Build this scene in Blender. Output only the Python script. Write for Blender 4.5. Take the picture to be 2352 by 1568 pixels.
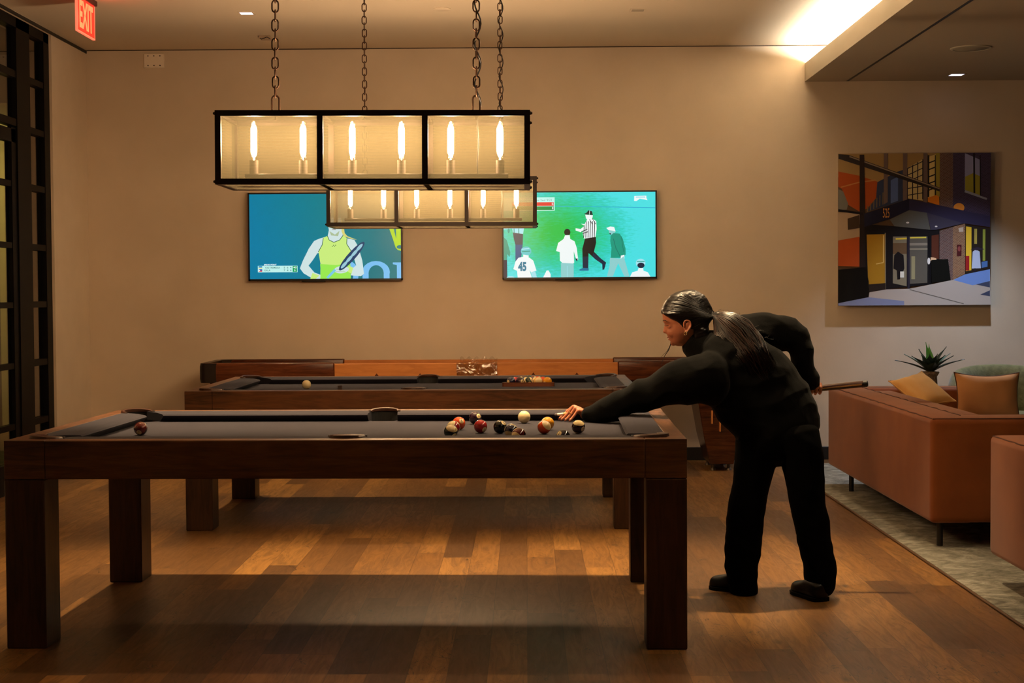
import bpy, bmesh, math, random
from mathutils import Vector, Matrix, noise
from mathutils.geometry import tessellate_polygon
for o in list(bpy.data.objects): bpy.data.objects.remove(o)
S = bpy.context.scene; C = S.collection
PI = math.pi; rnd = random.Random(7)

def lin(c):
    f = lambda v: v/12.92 if v <= .04045 else ((v+.055)/1.055)**2.4
    return tuple(f(v/255) for v in c)+(1.0,)
# ---------------------------------------------------------------- camera
FPX, YAW, PITCH, ROLL, HC = 3505.0, .0091, .0327, .0059, 1.359
_F = Vector((-math.sin(YAW)*math.cos(PITCH), math.cos(YAW)*math.cos(PITCH), -math.sin(PITCH)))
_R0 = Vector((math.cos(YAW), math.sin(YAW), 0)); _U0 = _R0.cross(_F)
_R = _R0*math.cos(ROLL)-_U0*math.sin(ROLL); _U = _U0*math.cos(ROLL)+_R0*math.sin(ROLL)
cd = bpy.data.cameras.new('camera'); cam = bpy.data.objects.new('camera', cd); C.objects.link(cam)
cd.sensor_width = 36; cd.lens = 36*FPX/2352; cd.clip_start = .05; cd.clip_end = 60
M = Matrix((_R, _U, -_F)).transposed().to_4x4(); M.translation = Vector((0, 0, HC)); cam.matrix_world = M
S.camera = cam
def ray(u, v): return _F+_R*((u-1176)/FPX)-_U*((v-784)/FPX)
def onY(u, v, Y): d = ray(u, v); return Vector((0, 0, HC))+d*(Y/d.y)
def onz(u, v, z): d = ray(u, v); return Vector((0, 0, HC))+d*((z-HC)/d.z)
def onx(u, v, x): d = ray(u, v); return Vector((0, 0, HC))+d*(x/d.x)
# ---------------------------------------------------------------- view, world
vs = S.view_settings; vs.view_transform = 'Standard'; vs.look = 'None'; vs.gamma = 1; vs.exposure = 0.0; vs.use_curve_mapping = False
W = bpy.data.worlds.new('world'); S.world = W; W.use_nodes = True
W.node_tree.nodes['Background'].inputs[0].default_value = (.9, .75, .6, 1); W.node_tree.nodes['Background'].inputs[1].default_value = .01
def spot(name, loc, tgt, watts, col, ang, blend=.5, size=.05):
    l = bpy.data.lights.new(name, 'SPOT'); l.energy = watts; l.color = col; l.spot_size = ang; l.spot_blend = blend; l.shadow_soft_size = size
    o = bpy.data.objects.new(name, l); C.objects.link(o); o.location = loc
    o.rotation_euler = (Vector(tgt)-Vector(loc)).to_track_quat('-Z', 'Y').to_euler(); return o
WARM = (1, .70, .38); NEUT = (1, .80, .58); COOL = (.72, .82, 1)
ZC, YW, XL, ZS, XB = 3.304, 12.22, -3.50, 3.013, 2.23
for i, (x, y, w) in enumerate(((-2.05, 7.2, 560), (-1.25, 7.2, 400), (-.45, 7.2, 400), (.35, 7.2, 560), (1.15, 7.3, 430), (-2.0, 10.55, 230), (-.65, 10.55, 130), (-1.9, 3.7, 4), (.7, 3.7, 4))):
    spot('downlight_lamp', (x, y, ZC-.02), (x, y, 0), w, WARM, .92 if 7 < y < 8 else 1.15, 1.0 if 7 < y < 8 else .9, .03)
for (x, y, w, c) in ((3.4, 11.3, 200, COOL), (3.6, 8.6, 26, NEUT), (3.4, 5.6, 6, NEUT)):
    spot('lounge_downlight_lamp', (x, y, ZS-.02), (x, y, 0), w, c, 1.5, .8, .03)
spot('entry_downlight_lamp', (-5.1, 13.9, 3.0), (-5.15, 15.5, 1.2), 130, (1, .85, .45), 2.2, .8, .1)
# ---------------------------------------------------------------- materials
MATS = {}
def mat(name, col, rough=.5, metal=0, emit=None, es=0, **k):
    if name in MATS: return MATS[name]
    m = bpy.data.materials.new(name); m.use_nodes = True; b = m.node_tree.nodes['Principled BSDF']
    b.inputs['Base Color'].default_value = lin(col); b.inputs['Roughness'].default_value = rough; b.inputs['Metallic'].default_value = metal
    if emit: b.inputs['Emission Color'].default_value = lin(emit); b.inputs['Emission Strength'].default_value = es
    for kk, v in k.items(): b.inputs[kk.replace('_', ' ')].default_value = v
    MATS[name] = m; return m
class N:
    def __init__(s, m): s.t = m.node_tree; s.b = s.t.nodes.get('Principled BSDF')
    def n(s, ty, **k):
        nd = s.t.nodes.new(ty)
        for kk, v in k.items(): setattr(nd, kk, v)
        return nd
    def l(s, a, b): s.t.links.new(a, b)
    def math(s, op, a, b=None, c=None):
        nd = s.n('ShaderNodeMath', operation=op)
        for i, x in enumerate((a, b, c)):
            if x is None: continue
            if isinstance(x, (int, float)): nd.inputs[i].default_value = x
            else: s.l(x, nd.inputs[i])
        return nd.outputs[0]
    def coord(s, sc=(1, 1, 1), kind='Object'):
        tc = s.n('ShaderNodeTexCoord'); mp = s.n('ShaderNodeMapping'); mp.inputs['Scale'].default_value = sc; s.l(tc.outputs[kind], mp.inputs[0]); return mp.outputs[0]
    def noise(s, vec, scale=5, detail=4, rough=.5, dist=0):
        nd = s.n('ShaderNodeTexNoise'); s.l(vec, nd.inputs['Vector']); nd.inputs['Scale'].default_value = scale; nd.inputs['Detail'].default_value = detail
        nd.inputs['Roughness'].default_value = rough; nd.inputs['Distortion'].default_value = dist; return nd.outputs['Fac']
    def ramp(s, fac, stops):
        r = s.n('ShaderNodeValToRGB'); e = r.color_ramp.elements
        while len(e) < len(stops): e.new(.5)
        for x, (p, c) in zip(e, stops): x.position = p; x.color = lin(c) if max(c) > 1 else (c[0], c[1], c[2], 1)
        s.l(fac, r.inputs[0]); return r.outputs[0]
    def mix(s, f, a, b, mode='MIX'):
        nd = s.n('ShaderNodeMix', data_type='RGBA', blend_type=mode)
        for i, x in ((0, f), (6, a), (7, b)):
            if isinstance(x, (int, float)): nd.inputs[i].default_value = x
            elif isinstance(x, tuple): nd.inputs[i].default_value = lin(x)
            else: s.l(x, nd.inputs[i])
        return nd.outputs[2]
    def bump(s, h, strength=.2, dist=.01):
        nd = s.n('ShaderNodeBump'); nd.inputs['Strength'].default_value = strength; nd.inputs['Distance'].default_value = dist; s.l(h, nd.inputs['Height']); s.l(nd.outputs[0], s.b.inputs['Normal'])
def wood(name, dark, light, axis='x', rough=.42, sc=1.0):
    if name in MATS: return MATS[name]
    m = mat(name, light, rough, Specular_IOR_Level=.3); k = N(m); a = {'x': (.9, 9, 9), 'y': (9, .9, 9), 'z': (9, 9, .9)}[axis]
    v = k.coord(tuple(q*sc for q in a)); f = k.noise(v, 3.0, 6, .62, 1.2); f2 = k.noise(k.coord((1, 1, 1)), 2.2, 3)
    f3 = k.noise(k.coord(tuple(q*5 for q in a)), 4, 3)
    mx = k.math('ADD', k.math('MULTIPLY', f, .6), k.math('ADD', k.math('MULTIPLY', f2, .25), k.math('MULTIPLY', f3, .15)))
    k.l(k.ramp(mx, ((.36, dark), (.62, light))), k.b.inputs['Base Color']); k.bump(f3, .12, .001); return m
def cloth(name, col, col2=None, rough=.9, scale=300, bump=.25, mott=6, sheen=.0, spec=.15):
    if name in MATS: return MATS[name]
    m = mat(name, col, rough, Sheen_Weight=sheen, Specular_IOR_Level=spec); k = N(m); f = k.noise(k.coord(), mott, 4)
    k.l(k.ramp(f, ((.35, col), (.65, col2 or tuple(min(255, c*1.12) for c in col)))), k.b.inputs['Base Color']); k.bump(k.noise(k.coord(), scale, 3), bump, .002); return m
# ---------------------------------------------------------------- mesh helpers
ORG = {}
class G:
    def __init__(s): s.v = []; s.f = []; s.mi = []
    def add(s, vs, fs, mi=0):
        o = len(s.v); s.v += [Vector(p) for p in vs]; s.f += [tuple(i+o for i in f) for f in fs]; s.mi += [mi]*len(fs); return s
    def box(s, x0, x1, y0, y1, z0, z1, mi=0, rz=0, bev=0):
        if bev:
            bm = bmesh.new(); bmesh.ops.create_cube(bm, size=1)
            for w in bm.verts: w.co = Vector(((x0+x1)/2+w.co.x*(x1-x0), (y0+y1)/2+w.co.y*(y1-y0), (z0+z1)/2+w.co.z*(z1-z0)))
            bmesh.ops.bevel(bm, geom=bm.edges[:], offset=bev, segments=3 if bev > .006 else 1, affect='EDGES', profile=.5)
            bm.verts.ensure_lookup_table(); s.add([w.co.copy() for w in bm.verts], [[w.index for w in f.verts] for f in bm.faces], mi); bm.free(); return s
        p = [(x, y, z) for z in (z0, z1) for y in (y0, y1) for x in (x0, x1)]
        return s.add(p, [(0, 2, 3, 1), (4, 5, 7, 6), (0, 1, 5, 4), (2, 6, 7, 3), (0, 4, 6, 2), (1, 3, 7, 5)], mi)
    def rings(s, rs, mi=0, cap=True, closed=False):
        n = len(rs[0]); vs = [p for r in rs for p in r]; fs = []
        m = len(rs); 
        for i in range(m if closed else m-1):
            a, b = i*n, ((i+1) % m)*n
            for j in range(n): fs.append((a+j, a+(j+1) % n, b+(j+1) % n, b+j))
        if cap and not closed: fs.append(tuple(range(n))[::-1]); fs.append(tuple(range((m-1)*n, m*n)))
        return s.add(vs, fs, mi)
    def tube(s, pts, r, n=8, mi=0, closed=False, cap=True):
        pts = [Vector(p) for p in pts]; m = len(pts); rs = []; up = None
        for i, p in enumerate(pts):
            a = pts[(i-1) % m] if (closed or i > 0) else p; b = pts[(i+1) % m] if (closed or i < m-1) else p
            t = (b-a).normalized()
            if up is None: up = Vector((0, 0, 1)) if abs(t.z) < .9 else Vector((0, 1, 0))
            x = t.cross(up)
            if x.length < 1e-6: x = t.cross(Vector((1, .3, 0)))
            x.normalize(); up = x.cross(t).normalized(); rr = r[i] if isinstance(r, (list, tuple)) else r
            rs.append([p+x*math.cos(2*PI*j/n)*rr+up*math.sin(2*PI*j/n)*rr for j in range(n)])
        return s.rings(rs, mi, cap, closed)
    def cyl(s, p0, p1, r, n=24, mi=0, r2=None): return s.tube([p0, p1], [r, r if r2 is None else r2], n, mi)
    def lathe(s, prof, c=(0, 0, 0), n=32, mi=0, cap=False):
        c = Vector(c); return s.rings([[c+Vector((r*math.cos(2*PI*j/n), r*math.sin(2*PI*j/n), z)) for j in range(n)] for r, z in prof], mi, cap)
    def sph(s, c, r, n=16, mi=0, sc=(1, 1, 1), rot=None):
        c = Vector(c); rs = []
        for i in range(n+1):
            a = -PI/2+PI*i/n; rr = max(1e-4, math.cos(a)); ring = []
            for j in range(2*n):
                q = Vector((rr*math.cos(PI*j/n)*r*sc[0], rr*math.sin(PI*j/n)*r*sc[1], math.sin(a)*r*sc[2]))
                ring.append(c+(rot @ q if rot else q))
            rs.append(ring)
        return s.rings(rs, mi, True)
    def prism(s, poly, f0, f1, mi=0):
        # poly: 2D points; f0/f1 map a 2D point to 3D for the two faces
        n = len(poly); a = [Vector(f0(*p)) for p in poly]; b = [Vector(f1(*p)) for p in poly]
        tr = tessellate_polygon([[Vector((p[0], p[1], 0)) for p in poly]])
        fs = [tuple(t) for t in tr]+[tuple(i+n for i in t)[::-1] for t in tr]+[(i, (i+1) % n, (i+1) % n+n, i+n) for i in range(n)]
        return s.add(a+b, fs, mi)
    def build(s, name, mats, parent=None, smooth=False, local=False, base=None, sharp=None, bev=0):
        me = bpy.data.meshes.new(name); root = parent
        while root is not None and root.parent: root = root.parent
        org = Vector((0, 0, 0))
        if parent is not None and not local: org = ORG.get(root.name, Vector((0, 0, 0)))
        if parent is None and base is not None: org = Vector(base)
        me.from_pydata([p-org for p in s.v], [], s.f); me.update()
        for m in (mats if isinstance(mats, (list, tuple)) else [mats]): me.materials.append(m)
        me.polygons.foreach_set('material_index', s.mi)
        bm = bmesh.new(); bm.from_mesh(me); bmesh.ops.recalc_face_normals(bm, faces=bm.faces[:])
        if bev: bmesh.ops.bevel(bm, geom=[e for e in bm.edges if len(e.link_faces) == 2 and e.calc_face_angle(0) > .6], offset=bev, segments=2, affect='EDGES', profile=.5)
        if smooth:
            for f in bm.faces: f.smooth = True
            for e in bm.edges:
                if len(e.link_faces) == 2 and e.calc_face_angle(0) > (sharp or .7): e.smooth = False
        bm.to_mesh(me); bm.free()
        o = bpy.data.objects.new(name, me); C.objects.link(o)
        if parent is not None: o.parent = parent
        elif base is not None: o.location = base; ORG[o.name] = Vector(base)
        return o
def tag(o, label=None, cat=None, group=None, kind=None):
    for k, v in (('label', label), ('category', cat), ('group', group), ('kind', kind)):
        if v: o[k] = v
    return o
def thing(name, loc, label, cat, rz=0, group=None):
    o = bpy.data.objects.new(name, None); C.objects.link(o); o.location = loc; o.rotation_euler = (0, 0, rz); o.empty_display_size = .1
    ORG[o.name] = Vector(loc); return tag(o, label, cat, group)
def struct(g, name, m, **k): return tag(g.build(name, m, **k), kind='structure')
_gl = {}
def glyph(txt, bold=0):
    if (txt, bold) in _gl: return _gl[(txt, bold)]
    cu = bpy.data.curves.new('t', 'FONT'); cu.body = txt; cu.size = 1; cu.offset = bold; cu.resolution_u = 3; cu.align_x = 'CENTER'; cu.align_y = 'CENTER'
    ob = bpy.data.objects.new('t', cu); C.objects.link(ob); me = bpy.data.meshes.new_from_object(ob.evaluated_get(bpy.context.evaluated_depsgraph_get()))
    vs = [v.co.copy() for v in me.vertices]; fs = [tuple(p.vertices) for p in me.polygons]
    bpy.data.objects.remove(ob); bpy.data.meshes.remove(me); bpy.data.curves.remove(cu)
    if vs:
        x0, x1 = min(v.x for v in vs), max(v.x for v in vs); y0, y1 = min(v.y for v in vs), max(v.y for v in vs)
        vs = [Vector(((v.x-(x0+x1)/2), (v.y-(y0+y1)/2), 0)) for v in vs]; r = (vs, fs, x1-x0, y1-y0)
    _gl[(txt, bold)] = r; return r
class Pic:
    """flat picture: coordinates (x right, y down) of a box x0..x1,y0..y1 laid on a wall-facing panel"""
    def __init__(s, x0, y0, x1, y1, P0, w, h): s.b = (x0, y0, x1, y1); s.P = Vector(P0); s.w = w; s.h = h; s.g = G(); s.m = []; s.L = 0
    def pt(s, x, y):
        x0, y0, x1, y1 = s.b; x = min(max(x, x0), x1); y = min(max(y, y0), y1)
        return s.P+Vector(((x-x0)/(x1-x0)*s.w, -s.L*.00012, -(y-y0)/(y1-y0)*s.h))
    def mi(s, m):
        if m not in s.m: s.m.append(m)
        return s.m.index(m)
    def poly(s, pts, m):
        s.L += 1; tr = tessellate_polygon([[Vector((p[0], p[1], 0)) for p in pts]]); s.g.add([s.pt(*p) for p in pts], tr, s.mi(m))
    def rect(s, a, b, c, d, m): s.poly([(a, b), (c, b), (c, d), (a, d)], m)
    def ell(s, cx, cy, rx, ry, m, n=20, rot=0):
        s.poly([(cx+rx*math.cos(t)*math.cos(rot)-ry*math.sin(t)*math.sin(rot), cy+rx*math.cos(t)*math.sin(rot)+ry*math.sin(t)*math.cos(rot)) for t in [2*PI*i/n for i in range(n)]], m)
    def line(s, pts, w, m):
        for a, b in zip(pts[:-1], pts[1:]):
            d = Vector(b)-Vector(a); n = Vector((-d.y, d.x)).normalized()*w/2; a = Vector(a); b = Vector(b)
            s.poly([tuple(a+n), tuple(b+n), tuple(b-n), tuple(a-n)], m)
    def text(s, txt, cx, cy, w, h, m, bold=.02, slant=0):
        s.L += 1; vs, fs, gw, gh = glyph(txt, bold)
        s.g.add([s.pt(cx+v.x/gw*w+slant*v.y/gh*h, cy-v.y/gh*h) for v in vs], fs, s.mi(m))
def screen_mat(c): return mat('screen_%d_%d_%d' % c, (0, 0, 0), .3, emit=c, es=1.0)
def print_mat(c):
    g = 1.38; c2 = tuple(min(245, int(v*g)) for v in c); return mat('print_%d_%d_%d' % c, c2, .35)
BULB = 1120
# ================================================================ room shell
plaster = mat('plaster', (208, 192, 170), .85); k = N(plaster)
k.l(k.ramp(k.noise(k.coord(), 3, 3), ((.3, (204, 188, 166)), (.7, (211, 195, 173)))), k.b.inputs['Base Color'])
k.bump(k.noise(k.coord((1, 1, .25)), 160, 3), .25, .002)
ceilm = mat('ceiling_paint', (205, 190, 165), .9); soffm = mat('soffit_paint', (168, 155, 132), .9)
black = mat('black_trim', (14, 13, 12), .5); steel = mat('black_steel', (8, 7, 7), .5, Specular_IOR_Level=.12)
floorm = mat('oak_floor', (160, 110, 60), .36); k = N(floorm)
tc = k.n('ShaderNodeTexCoord'); sp = k.n('ShaderNodeSeparateXYZ'); k.l(tc.outputs['Object'], sp.inputs[0])
PW, PL = .143, 1.35
row = k.math('FLOOR', k.math('DIVIDE', sp.outputs[0], PW)); wn = k.n('ShaderNodeTexWhiteNoise', noise_dimensions='1D'); k.l(row, wn.inputs['W'])
yy = k.math('ADD', k.math('DIVIDE', sp.outputs[1], PL), k.math('MULTIPLY', wn.outputs['Value'], 7.3)); col = k.math('FLOOR', yy)
cb = k.n('ShaderNodeCombineXYZ'); k.l(row, cb.inputs[0]); k.l(col, cb.inputs[1]); w2 = k.n('ShaderNodeTexWhiteNoise', noise_dimensions='3D'); k.l(cb.outputs[0], w2.inputs['Vector'])
fx = k.math('FRACT', k.math('DIVIDE', sp.outputs[0], PW)); fy = k.math('FRACT', yy)
sx = k.math('LESS_THAN', k.math('MINIMUM', fx, k.math('SUBTRACT', 1.0, fx)), .010); sy = k.math('LESS_THAN', k.math('MINIMUM', fy, k.math('SUBTRACT', 1.0, fy)), .0014)
seam = k.math('MAXIMUM', sx, sy)
c3 = k.n('ShaderNodeCombineXYZ'); k.l(k.math('ADD', k.math('MULTIPLY', sp.outputs[0], 9), k.math('MULTIPLY', w2.outputs['Value'], 40)), c3.inputs[0]); k.l(k.math('MULTIPLY', sp.outputs[1], 1.1), c3.inputs[1]); k.l(k.math('MULTIPLY', w2.outputs['Value'], 23), c3.inputs[2])
gr = k.noise(c3.outputs[0], 2.6, 8, .66, 1.6); gr2 = k.noise(c3.outputs[0], 14, 4, .6, .6)
base = k.ramp(w2.outputs['Value'], ((0, (68, 42, 18)), (.3, (94, 61, 27)), (.6, (116, 77, 34)), (1, (150, 106, 52))))
c = k.mix(k.math('MULTIPLY', k.ramp(gr, ((.4, (0, 0, 0)), (.62, (1, 1, 1)))), .62), base, (58, 35, 16)); c = k.mix(k.math('MULTIPLY', gr2, .22), c, (150, 110, 62))
c4 = k.n('ShaderNodeCombineXYZ'); k.l(k.math('MULTIPLY', sp.outputs[0], 6), c4.inputs[0]); k.l(k.math('MULTIPLY', sp.outputs[1], 3.2), c4.inputs[1])
kn = k.n('ShaderNodeTexVoronoi'); kn.inputs['Scale'].default_value = .75; k.l(c4.outputs[0], kn.inputs['Vector'])
knm = k.ramp(kn.outputs['Distance'], ((.0, (1, 1, 1)), (.13, (0, 0, 0)))); c = k.mix(k.math('MULTIPLY', knm, k.math('MULTIPLY', gr2, 1.7)), c, (30, 17, 8))
c5 = k.n('ShaderNodeCombineXYZ'); k.l(k.math('MULTIPLY', sp.outputs[0], 5), c5.inputs[0]); k.l(k.math('MULTIPLY', sp.outputs[1], 2.0), c5.inputs[1])
cr = k.noise(c5.outputs[0], 1.7, 2, .5, 2.5); crl = k.math('LESS_THAN', k.math('ABSOLUTE', k.math('SUBTRACT', cr, .5)), .006); crm = k.math('MULTIPLY', crl, k.math('GREATER_THAN', k.noise(c5.outputs[0], .9, 1), .55))
c = k.mix(k.math('MULTIPLY', crm, .85), c, (26, 14, 7)); c = k.mix(k.math('MULTIPLY', seam, .6), c, (40, 24, 12))
k.l(c, k.b.inputs['Base Color']); k.l(k.math('ADD', .30, k.math('MULTIPLY', gr, .22)), k.b.inputs['Roughness']); k.bump(k.math('SUBTRACT', k.math('MULTIPLY', gr2, .3), seam), .25, .002)
struct(G().box(-9, 7.0, -2.5, 18, -.1, 0), 'floor', floorm)
struct(G().box(-3.75, 7.0, 3.0, YW+.2, ZC, ZC+.1), 'ceiling', ceilm)
struct(G().box(-3.75, 7.0, -2.5, 3.0, ZC, ZC+.1), 'ceiling_front', mat('low_bounce_ceiling', (20, 18, 16), .9))  # out of view; near-black colour stands in for the unlit end, cuts bounce
struct(G().box(-3.75, 7.0, YW, YW+.2, 0, ZC), 'wall_back', plaster)
struct(G().box(6.8, 7.0, -2.5, YW, 0, ZC), 'wall_right', mat('low_bounce_right_plaster', (70, 62, 52), .9))  # unseen wall, colour darkened to reduce bounced light
struct(G().box(-3.75, 7.0, -2.7, -2.5, 0, ZC), 'wall_front', mat('low_bounce_plaster', (12, 11, 10), .9))  # behind the camera; darkness put into the colour so little light bounces back
YWN = onx(127, 700, XL).y
ZWT = onx(110, 76, XL).z
g = G().box(XL-.25, XL, YWN, YW, 0, ZC).box(XL-.25, XL, -2.5, YWN, ZWT, ZC).box(XL-.25, XL, -2.5, 7.2, 0, ZWT)
struct(g, 'wall_left', plaster)
# shadow gaps at the top of the walls, baseboard
struct(G().box(XL, XL+.008, 4, YW, ZC-.028, ZC-.006), 'trim_1', black)
struct(G().box(XL, XB+.3, YW-.003, YW, ZC-.008, ZC-.002), 'trim_2', mat('gap_shadow', (60, 48, 36), .9))
struct(G().box(XL, 6.8, YW-.015, YW, 0, .104, bev=.003), 'baseboard_back', black)
# cove: fascia and lowered soffit on the right
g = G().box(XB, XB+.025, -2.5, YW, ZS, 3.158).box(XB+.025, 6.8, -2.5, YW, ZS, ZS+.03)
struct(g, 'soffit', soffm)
struct(G().box(2.555, 2.575, -2.5, YW-.02, ZS-.002, ZS+.001), 'trim_3', black)
st = G().box(XB+.09, XB+.12, -2, YW-.12, 3.118, 3.138).box(XB+.085, XB+.125, -2, YW-.12, ZS+.031, 3.117).build('cove_light_strip', mat('led_strip', (255, 240, 215), .5, emit=(255, 244, 228), es=160), base=(XB+.15, 6, ZS+.031))
tag(st, 'long glowing light strip lying in the cove above the lowered ceiling edge', 'light')
# windows / door wall on the left
glass = bpy.data.materials.new('window_glass'); glass.use_nodes = True; t = glass.node_tree; t.nodes.remove(t.nodes['Principled BSDF'])
tr = t.nodes.new('ShaderNodeBsdfTransparent'); tr.inputs[0].default_value = (.85, .85, .78, 1); gl = t.nodes.new('ShaderNodeBsdfGlossy'); gl.inputs['Roughness'].default_value = .02; mx = t.nodes.new('ShaderNodeMixShader'); fr = t.nodes.new('ShaderNodeLayerWeight'); fr.inputs[0].default_value = .12
t.links.new(fr.outputs[1], mx.inputs[0]); t.links.new(tr.outputs[0], mx.inputs[1]); t.links.new(gl.outputs[0], mx.inputs[2]); t.links.new(mx.outputs[0], t.nodes['Material Output'].inputs[0])
barz = [onx(95, v, XL).z for v in (192, 304, 433, 568, 699, 833, 967)]; ZD = barz[1]
wy = [YWN, onx(110, 500, XL).y, onx(80, 500, XL).y, onx(50, 500, XL).y]
wf = G().box(XL-.09, XL-.02, wy[1]+.02, YWN, 0, ZWT).box(XL-.09, XL-.02, wy[3], wy[2], 0, ZWT).box(XL-.09, XL-.02, 7.2, YWN, ZWT-.07, ZWT).box(XL-.09, XL-.02, 7.2, YWN, 0, .12)
for z in barz: wf.box(XL-.085, XL-.025, wy[2], wy[1]+.03, z-.022, z+.022)
for z in (barz[0], barz[1]+.02): wf.box(XL-.085, XL-.025, 7.2, wy[3], z-.025, z+.025)
for y in (10.13, 9.6, 9.0, 8.4, 7.8, 7.23): wf.box(XL-.085, XL-.025, y-.02, y+.02, ZD, ZWT)
w1 = struct(wf, 'window_1', steel)
G().box(XL-.057, XL-.053, 7.2, YWN, ZD, ZWT).box(XL-.057, XL-.053, wy[2], wy[1], .1, ZD).build('pane', glass, w1, local=True)
df = G().box(XL-.08, XL-.03, wy[3]-.10, wy[3]-.005, .01, ZD-.02).box(XL-.08, XL-.03, 9.62, 9.70, .01, ZD-.02).box(XL-.08, XL-.03, 9.62, wy[3]-.01, ZD-.12, ZD-.03).box(XL-.08, XL-.03, 9.62, wy[3]-.01, .01, .2)
for z in barz[2:]: df.box(XL-.075, XL-.035, 9.65, wy[3]-.05, z-.02, z+.02)
d1 = struct(df, 'door_1', steel); G().box(XL-.057, XL-.053, 9.7, wy[3]-.1, .2, ZD-.12).build('pane', glass, d1, local=True)
h = G().tube([(XL-.02, 9.74, 1.2), (XL+.03, 9.74, 1.2), (XL+.03, 9.74, .9), (XL-.02, 9.74, .9)], .012, 8).build('handle', steel, d1, local=True, smooth=True)
df = G().box(XL-.08, XL-.03, 9.50, 9.58, .01, ZD-.02).box(XL-.08, XL-.03, 8.6, 8.68, .01, ZD-.02).box(XL-.08, XL-.03, 8.6, 9.58, ZD-.12, ZD-.03).box(XL-.08, XL-.03, 8.6, 9.58, .01, .2)
for z in barz[2:]: df.box(XL-.075, XL-.035, 8.66, 9.52, z-.02, z+.02)
d2 = struct(df, 'door_2', steel); G().box(XL-.057, XL-.053, 8.68, 9.5, .2, ZD-.12).build('pane', glass, d2, local=True)
wf = G().box(XL-.09, XL-.02, 8.5, 8.58, 0, ZD); [wf.box(XL-.085, XL-.025, 7.2, 8.5, z-.02, z+.02) for z in barz[2:]]
w2_ = struct(wf, 'window_2', steel); G().box(XL-.057, XL-.053, 7.2, 8.5, .1, ZD).build('pane', glass, w2_, local=True)
# corridor beyond the glass
struct(G().box(-9, -8.8, -2.5, 18, 0, 3.3).box(-9, -3.75, 15.5, 15.7, 0, 3.3), 'wall_corridor', mat('corridor_wall', (180, 166, 100), .8))
struct(G().box(-9, -3.75, -2.5, 18, 3.3, 3.4), 'ceiling_corridor', mat('corridor_dark', (40, 38, 34), .9))
cg = G()
for x in (-5.42, -5.12, -4.9): cg.box(x, x+.07, 15.35, 15.5, 0, 3.2)
struct(cg, 'trim_4', mat('corridor_post', (45, 40, 30), .7))
# ================================================================ ceiling fittings
def down(u, v, z, s, lit, label):
    p = onz(u, v, z); t = thing('recessed_downlight', (p.x, p.y, z), label, 'ceiling light', group=None)
    g = G(); a = s/2; b = a+.012
    g.box(p.x-b, p.x+b, p.y-b, p.y-a, z-.004, z).box(p.x-b, p.x+b, p.y+a, p.y+b, z-.004, z).box(p.x-b, p.x-a, p.y-a, p.y+a, z-.004, z).box(p.x+a, p.x+b, p.y-a, p.y+a, z-.004, z)
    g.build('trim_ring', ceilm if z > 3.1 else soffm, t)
    G().box(p.x-a, p.x+a, p.y-a, p.y+a, z-.003, z-.0005).build('diffuser', mat('lit_'+str(lit), (200, 190, 170), .6, emit=lit, es=2.2) if lit else mat('unlit_lens', (150, 135, 112), .5), t)
down(566, 30, ZC, .085, (250, 240, 255), 'small square glowing downlight in the ceiling at left, before the left chain')
down(1465, 23, ZC, .085, None, 'small square unlit downlight in the ceiling right of the chains')
down(2197, 171, ZS, .10, (225, 225, 255), 'small square glowing downlight in the lowered ceiling on the right')
p = onz(2230, 110, ZS); t = thing('ceiling_speaker', (p.x, p.y, ZS), 'round pale speaker grille in the lowered ceiling on the right', 'speaker')
G().lathe([(.0, ZS-.006), (.118, ZS-.006), (.122, ZS-.003)], (p.x, p.y, 0), 40).build('grille', mat('speaker_grille', (150, 142, 118), .8), t, smooth=True)
G().lathe([(.122, ZS), (.122, ZS-.008), (.136, ZS-.006), (.138, ZS)], (p.x, p.y, 0), 40).build('rim', mat('speaker_rim', (175, 168, 145), .6), t, smooth=True)
p = onz(1015, 20, ZC); tag(G().lathe([(0, ZC-.008), (.055, ZC-.008), (.06, ZC-.004), (.06, ZC)], (p.x, p.y, 0), 32).build('sprinkler_cover', ceilm, base=(p.x, p.y, ZC), smooth=True), 'small round flush sprinkler cap in the ceiling between the chains', 'sprinkler')
p = onz(1005, -12, ZC); tag(G().lathe([(0, ZC-.006), (.10, ZC-.006), (.105, ZC)], (p.x, p.y, 0), 32).build('ceiling_speaker', soffm, base=(p.x, p.y, ZC), smooth=True), 'round speaker disc cut by the top edge of the photo', 'speaker')
p = onz(610, 84, ZC); t = thing('ceiling_sensor', (p.x, p.y, ZC), 'small open ceiling box with a loose wire, left of the leftmost chain', 'sensor')
G().box(p.x-.045, p.x+.045, p.y-.05, p.y+.05, ZC-.022, ZC, bev=.004).build('housing', mat('sensor_plastic', (170, 150, 125), .6), t)
G().tube([(p.x-.05, p.y-.03, ZC), (p.x-.02, p.y-.06, ZC-.03), (p.x+.02, p.y-.055, ZC-.012), (p.x+.045, p.y-.05, ZC-.028)], .003, 6).build('wire', black, t, smooth=True)
# wall plate
a, b = onY(331, 124, YW), onY(378, 156, YW); t = thing('wall_cover_plate', ((a.x+b.x)/2, YW, (a.z+b.z)/2), 'blank white cover plate with six screws high on the back wall at left', 'cover plate')
G().box(a.x, b.x, YW-.012, YW, b.z, a.z, bev=.002).build('plate', mat('plate_white', (236, 224, 205), .5), t)
for i in range(3):
    for z in (a.z-.018, b.z+.018): G().cyl(((a.x+b.x)/2+(i-1)*.048, YW-.0145, z), ((a.x+b.x)/2+(i-1)*.048, YW-.010, z), .005, 10).build('screw', steel, t)
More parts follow.
